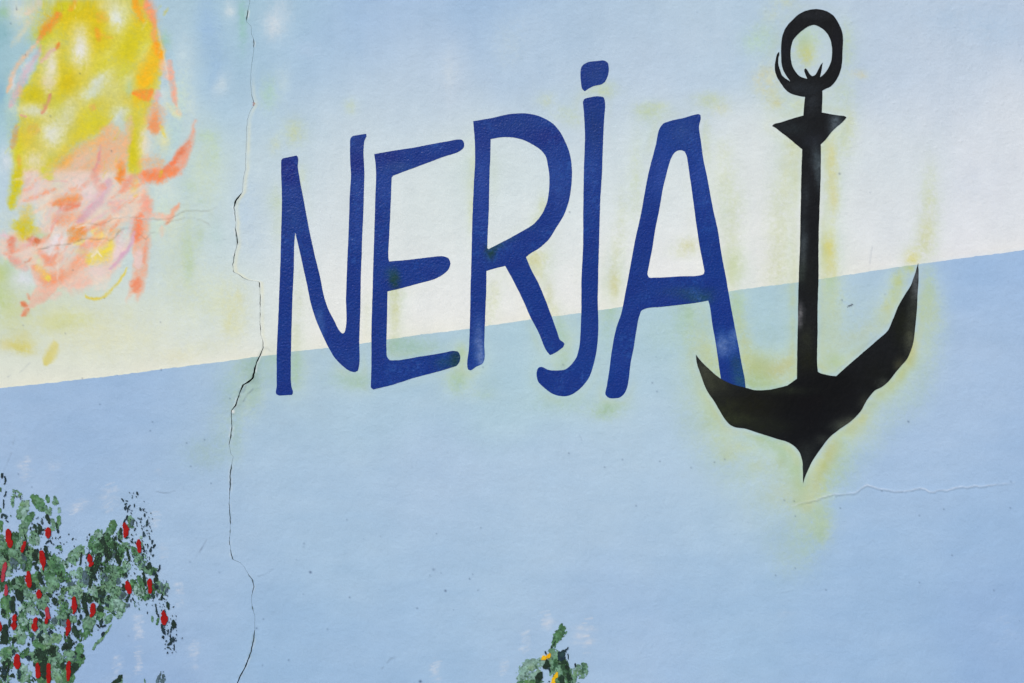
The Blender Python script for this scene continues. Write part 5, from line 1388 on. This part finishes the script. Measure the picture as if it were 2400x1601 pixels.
DARK = """1 42 d .9 1080,1150 1110,1230 1140,1330;1 20 d .9 1300,1330 1300,1430;1 35 n .8 1330,1480 1330,1530;1 28 n .95 60,200 35,290;1 16 n .95 110,260 130,340 95,430;1 13 n .95 130,610 125,680 90,715;
1 12 n 1 80,790 95,900 75,985;1 24 n .9 30,1210 60,1130 150,1180 130,1230;1 14 n 1 130,1270 190,1310;1 32 d .7 780,1380 830,1450 840,1530;1 60 d .45 900,1400 950,1480 900,1560;1 14 n .9 710,1420 700,1480;
1 40 s .3 930,1230 960,1340;2 90 s .6 300,700 330,850;2 30 d .9 610,330 620,480;2 12 d 1 560,130 610,280;2 70 d .75 830,480 800,620 850,700;2 38 d .92 1040,400 1060,560 1100,690;2 40 d .7 760,800 850,780;
2 50 d .9 820,860 850,930;2 55 d .95 900,1020 920,1130 960,1230;2 12 n 1 1000,1230 1030,1280;2 90 d .97 420,1430 470,1540;2 80 d .7 700,1250 780,1350;2 18 d .8 1870,540 1860,700 1830,820;
2 14 n 1 2050,530 1980,680;2 72 s .9 1960,1000 1950,1100 2040,1200;2 40 d .92 2080,1080 2060,1330;2 90 d .97 2200,760 2170,950;2 35 d .92 2200,950 2130,1080 2200,1150;2 50 d .7 1100,1480 1170,1540;2 12 n 1 1510,685 1550,680;
2 14 n .9 1480,1190 1530,1190;2 18 n 1 1130,260 1060,330;2 14 n 1 1170,270 1190,330;2 12 n 1 1275,360;2 14 n 1 1080,800 1070,860;2 20 d .8 990,950 1010,990;2 50 d .6 330,1150 300,1250;2 40 s .5 560,820 540,950;
3 50 d .88 300,100 300,430;3 90 d .97 450,40 470,170;3 60 d .7 60,400 80,500;3 32 d .9 230,600 220,750;3 40 d .85 940,430 1000,520;3 14 n 1 860,280 850,340;3 16 n .9 500,380 480,440;
3 70 d .96 130,750 120,950 150,1130;3 60 d .9 60,1000 100,1130;3 30 d .95 330,1030 310,1140;3 28 n 1 980,870 860,1020;3 55 d .95 920,1010 960,1100;3 95 d .72 900,1350 950,1500;3 32 d .8 1020,1330 1100,1300;
3 70 n .4 620,1480 700,1500;3 70 s .8 1250,600 1260,680;3 10 n 1 1380,620 1380,750;3 30 d .9 1570,520 1570,590;3 45 d .9 1800,640 1810,720;3 60 d .95 1700,780 1740,900 1790,1000;3 28 n 1 1860,500 1860,600;
3 50 d .96 1950,30 1930,200 1960,330 2000,500;3 72 d .97 2050,80 2060,190;3 50 d .85 2290,280 2280,420;3 12 d 1 2230,520 2220,610;3 75 d .85 1600,1080 1650,1180;3 46 d .9 1480,1220 1440,1290;3 40 d .8 1560,1020 1600,1080;
3 20 d .8 1780,330 1830,450;3 40 d .6 900,600 940,680;3 30 d .7 1420,150 1440,180;3 50 d .5 2180,130 2230,180;3 16 n .9 650,700 650,850;3 18 n .9 740,980 740,1100;3 50 d .6 1200,1250 1250,1350;3 34 d .7 1720,1370 1760,1400;
3 30 n .9 320,1290 310,1400;3 30 d .7 2310,640 2320,760;
4 66 d .8 500,1290 520,1420;4 32 d 1 800,1260 790,1310;4 24 d .95 850,1290 920,1380;4 34 d .85 790,1400 790,1540;4 80 d .85 570,1480 600,1567;4 36 s .7 1190,870 1170,990;4 20 n .9 1070,770 1040,860;4 15 n 1 1010,850 975,930;
4 34 d .8 910,1060 930,1200;4 14 n 1 940,380 970,440;4 11 n 1 1020,420 1060,430;4 18 n 1 1010,520 1050,490;4 25 n .97 1020,560 1010,620;4 9 n 1 1130,520 1080,580 1062,690;4 20 n .85 1285,220 1300,290;4 11 n 1 1220,510 1215,575;
4 24 n .55 1350,600 1370,640;4 10 n 1 1440,630 1420,665;4 15 n .8 1460,720 1450,790;4 23 n .88 1520,890 1530,960 1490,1000;4 10 n 1 1245,1050 1215,1115;4 20 n .85 1440,1140 1440,1250;4 19 n 1 1575,1260 1590,1320;
4 14 n 1 1660,1340 1620,1410;4 17 n 1 1690,1430 1660,1510;4 14 n .95 1520,1420 1535,1510;4 13 n 1 1620,1480 1590,1560;4 13 n 1 1170,1310 1150,1390;4 8 n 1 1218,150;4 7 n 1 1150,400;4 25 s .3 1190,310 1170,360;4 20 d .8 1020,1290 1060,1270;
4 12 n .8 1240,1370 1240,1410;4 8 s .7 1265,900 1285,1010;4 20 d .8 430,1290 400,1320;4 18 n .9 740,1300 760,1340;4 16 s .6 1300,830 1390,860;
5 80 d .97 430,180 380,350 330,450 320,600;5 85 d .96 620,100 620,260;5 40 d .85 610,300 570,350;5 60 d .7 780,50 800,200 860,330 890,400;5 28 d .92 1060,50 1080,200 1130,320;5 13 n 1 550,440 550,520;5 20 n .95 480,560 500,590;
5 45 d .92 1000,640 1050,680;5 50 s .88 860,750 860,850;5 55 s .7 1000,1100 900,1180;5 40 d .7 960,870 1000,1000;5 38 d .6 1090,1100 1060,1260;5 44 s .85 1090,1330 1060,1380;5 28 d .85 1430,600 1480,900;5 35 d .85 1570,380 1590,500;
5 17 n 1 1810,440 1800,520 1765,590;5 14 n 1 1670,190 1650,240;5 24 n .85 1680,560 1650,650 1740,640;5 46 d .7 1740,700 1700,800;5 26 s .75 1850,850 1870,1000;5 26 s .75 1980,960 1930,1080;5 12 s .85 1930,900 1880,970;
5 22 d .75 1870,1100 1840,1240;5 9 n .95 1735,1080 1750,1170;5 34 n .7 1640,1100 1650,1190;5 20 d .92 360,970 430,950;5 45 d .96 80,1080 60,1300;5 75 d .97 190,1180 180,1260;5 50 d .8 480,1200 520,1280;5 50 d .8 450,1400 500,1500;
5 80 s .85 100,700 150,850;5 35 d .92 230,730 210,930;5 44 d .7 1990,1300 2010,1430;5 15 n 1 1710,1340 1730,1480 1750,1560;5 9 n 1 2140,1380 2110,1410;5 20 n .9 280,660 360,760;5 30 d .7 340,1190 350,1230;5 13 n .9 1890,1180 1920,1220;
5 13 n .9 1150,1220 1150,1270;5 9 n .9 1180,1180 1210,1250;5 14 n .9 950,1000 980,1030;5 24 n .8 1600,60 1590,130;5 14 n .9 1440,60 1460,130;5 60 d .5 850,200 880,420;5 14 n .9 1400,170 1410,210;5 30 s .6 1440,410 1420,470;
6 32 n 1 490,110 460,220;6 17 n 1 360,240 430,310;6 22 n .85 480,300 560,240;6 28 n .97 520,400 480,480;6 20 n 1 1770,10 1780,50;6 34 n .92 1850,230 1880,350 1920,430;6 28 n 1 1880,500 1890,540;6 45 d .75 2120,140 2140,300;
6 15 n .9 2080,280 2060,400;6 9 n 1 1995,350 1990,460;6 55 n .4 2100,490 2100,600;6 46 n .35 2050,640 2000,700;6 16 n 1 1980,755 2030,775;6 7 n .9 2140,690 2130,820;6 10 n 1 395,360;6 9 n 1 620,130;6 7 n .9 2325,540;6 16 s .6 870,30 850,110;
6 14 n .9 2040,470 2060,600;7 55 d .5 70,1380 40,1500;7 48 d .85 400,1400 420,1500;7 38 d .7 700,1400 650,1480;7 22 d .9 100,1500 120,1510;7 60 d .6 350,1280 400,1350;7 30 d .8 600,1240 660,1220;7 40 d .7 20,1180 40,1200;
7 40 d .6 480,1240 490,1320;7 22 n .8 30,1440 50,1490"""
FLOWERS = """2 74 r 1 190,30 205,180 235,380;2 40 r 1 580,300 545,400 510,520;2 74 r 1 1110,0 1110,150;2 66 r 1 955,520 975,660 1000,820;2 22 r 1 1000,820 1000,930;2 66 r 1 650,1000 660,1150 680,1310;
2 44 R 1 140,780 95,950 60,1180;2 42 R 1 150,1300 140,1520;2 60 r 1 900,1420 905,1567;2 60 r 1 2060,620 2070,760;2 40 r 1 2130,780 2060,840;
3 60 r 1 1705,120 1710,260 1725,400;3 22 r 1 1700,400 1695,460;3 66 r 1 2150,270 2140,400 2130,470;3 26 r 1 2110,480 2100,540;3 46 R 1 1095,340 1090,480 1120,560;3 42 r 1 1075,560 1070,690;3 50 r 1 345,510 335,640;
3 68 r 1 335,680 325,800;3 44 r 1 820,580 820,680;3 66 r 1 800,690 800,830;3 46 r 1 1570,620 1580,760;3 60 r 1 1580,740 1570,860;3 36 r 1 1550,860 1545,960;3 36 r 1 0,680 10,860;
4 62 r 1 1000,970 1040,1080 1020,1230;4 56 r 1 1320,1340 1335,1500;5 58 r 1 1340,0 1345,110;5 62 r 1 1060,830 1090,950 1120,1060;5 56 r 1 1580,770 1580,900 1590,1060;5 50 r 1 1900,1500 1900,1567;6 78 r 1 1920,20 1915,200;
7 30 r 1 160,1325 158,1420;7 23 r 1 347,1395 352,1510;7 20 r 1 450,1400 450,1567;7 21 r 1 635,1375 628,1540"""


def each(text):
    return [q.strip() for q in text.replace('\n', '').split(';') if q.strip()]


def merge_specs(text):
    """flowers traced as two touching dabs become one flower each"""
    return each(text)


for q in each(GREEN):
    dab(bush, 'leaf', q, 0.0006, M_LEAF)
# sponge work between them
r2 = np.random.default_rng(5)
THICK = [crop(0, 1200, K6, [(0, 150), (120, 220), (230, 240), (300, 330), (400, 380), (520, 420), (590, 560), (600, 700), (560, 860), (640, 900), (720, 950), (740, 1080), (720, 1230),
                            (760, 1250), (740, 1400), (640, 1567), (0, 1600)]),
         crop(0, 1200, K6, [(830, 250), (920, 170), (1040, 260), (1180, 300), (1300, 420), (1400, 500), (1500, 680), (1400, 780), (1230, 730), (1150, 850), (1000, 980), (860, 1060),
                            (760, 1000), (740, 820), (600, 760), (600, 560), (780, 520), (860, 420)])]
for pi, (poly, cnt) in enumerate(zip(THICK, (78, 42))):
    pa = np.array(poly)
    k = 0
    while k < cnt:
        x, y = r2.uniform(pa[:, 0].min(), pa[:, 0].max()), r2.uniform(pa[:, 1].min(), pa[:, 1].max())
        if not in_poly(np.array([x]), np.array([y]), poly)[0]:
            continue
        X, Y = x / K6, (y - 1200) / K6
        L = r2.uniform(20, 90)
        th = r2.normal(1.3, .4)
        dab(bush, 'leaf', '7 %d %s %.2f %d,%d %d,%d' % (r2.uniform(34, 62), 'gmgpgk'[k % 6], r2.uniform(.30, .62), X, Y, X + L * math.cos(th), Y + L * math.sin(th)), 0.0004, M_LEAF)
        k += 1
for poly, cnt in zip(THICK, (40, 22)):
    pa = np.array(poly)
    k = 0
    while k < cnt:
        x, y = r2.uniform(pa[:, 0].min(), pa[:, 0].max()), r2.uniform(pa[:, 1].min(), pa[:, 1].max())
        if not in_poly(np.array([x]), np.array([y]), poly)[0]:
            continue
        X, Y = x / K6, (y - 1200) / K6
        L = r2.uniform(10, 60)
        th = r2.normal(1.35, .35)
        dab(bush, 'dark_leaf', '7 %d %s %.2f %d,%d %d,%d' % (r2.uniform(12, 34), 'ddskn'[k % 5], r2.uniform(.25, .6), X, Y, X + L * math.cos(th), Y + L * math.sin(th)), 0.0023, M_LEAF)
        k += 1
# a few dabs beyond the picture's edge, where the bush goes on
for k in range(34):
    x, y = (rng.uniform(-90, -14), rng.uniform(1180, 1680)) if k % 2 else (rng.uniform(-60, 200), rng.uniform(1612, 1690))
    X, Y = x / K6, (y - 1200) / K6
    q = '7 %d %s %.2f %d,%d %d,%d' % (rng.uniform(45, 85), 'gmgpmd'[k % 6], rng.uniform(.6, .9), X, Y, X + rng.uniform(-60, 60), Y + rng.uniform(30, 140))
    dab(bush, 'leaf', q, 0.0006, M_LEAF)
for q in each(DARK):
    dab(bush, 'dark_leaf', q, 0.0024, M_LEAF)
for q in each(FLOWERS):
    dab(bush, 'red_flower', q, 0.0042, M_RED, 1.3)

# specks the brush left round the bush: too many to count
sx, sy, sr, sc = [], [], [], []
zones = [((430, 1230), (1000, 1400), 24, 'n'), ((300, 1150), (340, 1240), 26, 'n'), ((325, 1190), (360, 1330), 60, 'n'), ((0, 1200), (130, 1590), 90, 'm'),
         ((20, 1250), (180, 1560), 160, 'd'), ((200, 1250), (350, 1400), 130, 'd'), ((180, 1330), (350, 1430), 60, 'm'), ((345, 1380), (390, 1440), 36, 'n'),
         ((385, 1440), (415, 1530), 60, 'n'), ((330, 1360), (395, 1420), 40, 's'), ((70, 1210), (110, 1260), 34, 's'), ((200, 1280), (340, 1330), 60, 'm'),
         ((120, 1350), (200, 1440), 40, 's'), ((20, 1150), (60, 1175), 10, 's')]
VV, FF, CC = [], [], []
for (xa_, ya_), (xb_, yb_), cnt, tn in zones:
    if xb_ > 900:
        continue
    for _ in range(int(cnt * (.6 if ya_ < 1240 else 2.0 if xa_ < 215 else .8))):
        x, y = rng.uniform(xa_, xb_), rng.uniform(ya_, yb_)
        r = rng.uniform(.7, 1.9)
        th = np.sort(rng.uniform(0, 2 * math.pi, 6))
        el = rng.uniform(.5, 1)
        ro = rng.uniform(-.6, .6)
        ux, uy = r * np.cos(th) * el * rng.uniform(.7, 1.2, 6), r * 1.5 * np.sin(th) * rng.uniform(.7, 1.2, 6)
        s0 = len(VV)
        VV += [(x + a * math.cos(ro) - b * math.sin(ro), y + a * math.sin(ro) + b * math.cos(ro)) for a, b in zip(ux, uy)]
        FF.append([s0 + 5 - i for i in range(6)])
        CC += [hexc(TONE[tn][rng.integers(0, 2)])] * 6
VV = np.array(VV)
CCa = np.array(CC)
fl = film('paint_specks', VV, [np.array(FF)], 0.0041, M_LEAF, lambda X, Y: CCa, bush.location, bush, 0.0003)
fl['kind'] = 'stuff'

plant = thing('painted_plant', 1290, 1600, 'small painted green plant with yellow flowers at the bottom edge, below the letter J', 'painted plant')
for q in each("""8 62 m .72 1280,400 1290,460 1230,540 1190,580;8 34 m .7 1200,560 1150,680 1120,740;8 90 g .78 1150,760 1190,900 1230,1040;8 80 k .62 1200,900 1300,1100;8 100 g .75 1270,950 1340,1176;
8 62 p .75 1000,880 880,930;8 90 p .6 850,900 750,1050 700,1176;8 70 p .7 960,1040 850,1150;8 50 k .8 1300,850 1330,1000 1380,1150;8 42 g .7 1570,920 1600,1020 1540,1090;8 50 g .6 1500,960 1480,1050 1430,1150;
8 60 m .7 1180,1080 1230,1176;8 30 g .7 1140,900 1120,1060;8 40 p .6 1440,1000 1500,1000;8 80 m .7 700,1200 1100,1260;8 80 m .7 1150,1230 1500,1250"""):
    dab(plant, 'leaf', q, 0.0006, M_LEAF)
for q in each("""8 62 n .95 1290,760 1260,830;8 11 n 1 1360,690 1320,740;8 13 n 1 1040,740 1055,780;8 28 d .97 1060,870 1100,950;8 30 d .92 1040,930 1060,980;8 12 n .95 1100,980 1120,1030;8 46 d .97 990,1060 930,1160;
8 40 d .5 1220,880 1320,900;8 26 d .8 1330,940 1360,1000;8 46 d .5 1370,1060 1380,1176;8 12 n 1 1095,1160;8 14 d .8 1180,600 1130,700;8 9 n .8 1360,780 1360,850;8 9 n .8 1460,910 1455,960;8 14 n .9 1240,750 1225,820;8 50 d .5 1280,1080 1270,1176"""):
    dab(plant, 'dark_leaf', q, 0.0024, M_LEAF)
for q in each('8 30 y 1 1000,850 1050,820;8 27 y 1 1085,825 1105,790;8 27 Y 1 1205,1045 1190,1100;8 28 Y 1 1165,1110 1150,1190'):
    dab(plant, 'yellow_flower', q, 0.0042, M_RED, 1.3)

tip = thing('painted_shoot', 278, 1600, 'dark green painted leaf tip at the bottom edge, just beyond the red-flowered bush', 'painted plant')
dab(tip, 'leaf', '6 26 g .9 930,1400 920,1567 900,1700', 0.0006, M_LEAF)
dab(tip, 'dark_leaf', '6 42 d .9 920,1410 880,1500 740,1580 700,1650', 0.0024, M_LEAF)
tip = thing('painted_shoot', 376, 1600, 'thin grey brushed grass tuft at the bottom edge, between leaf tip and crack', 'painted plant')
for q in each('6 40 s .45 1830,1330 1760,1567;6 46 s .45 1880,1400 1860,1600;6 20 s .6 1740,1480 1730,1600;6 20 s .5 1930,1480 1880,1600;6 12 s .6 1900,1310 1880,1340;6 18 g .6 1450,1490 1480,1620'):
    dab(tip, 'grass_blade', q, 0.0008, M_LEAF)
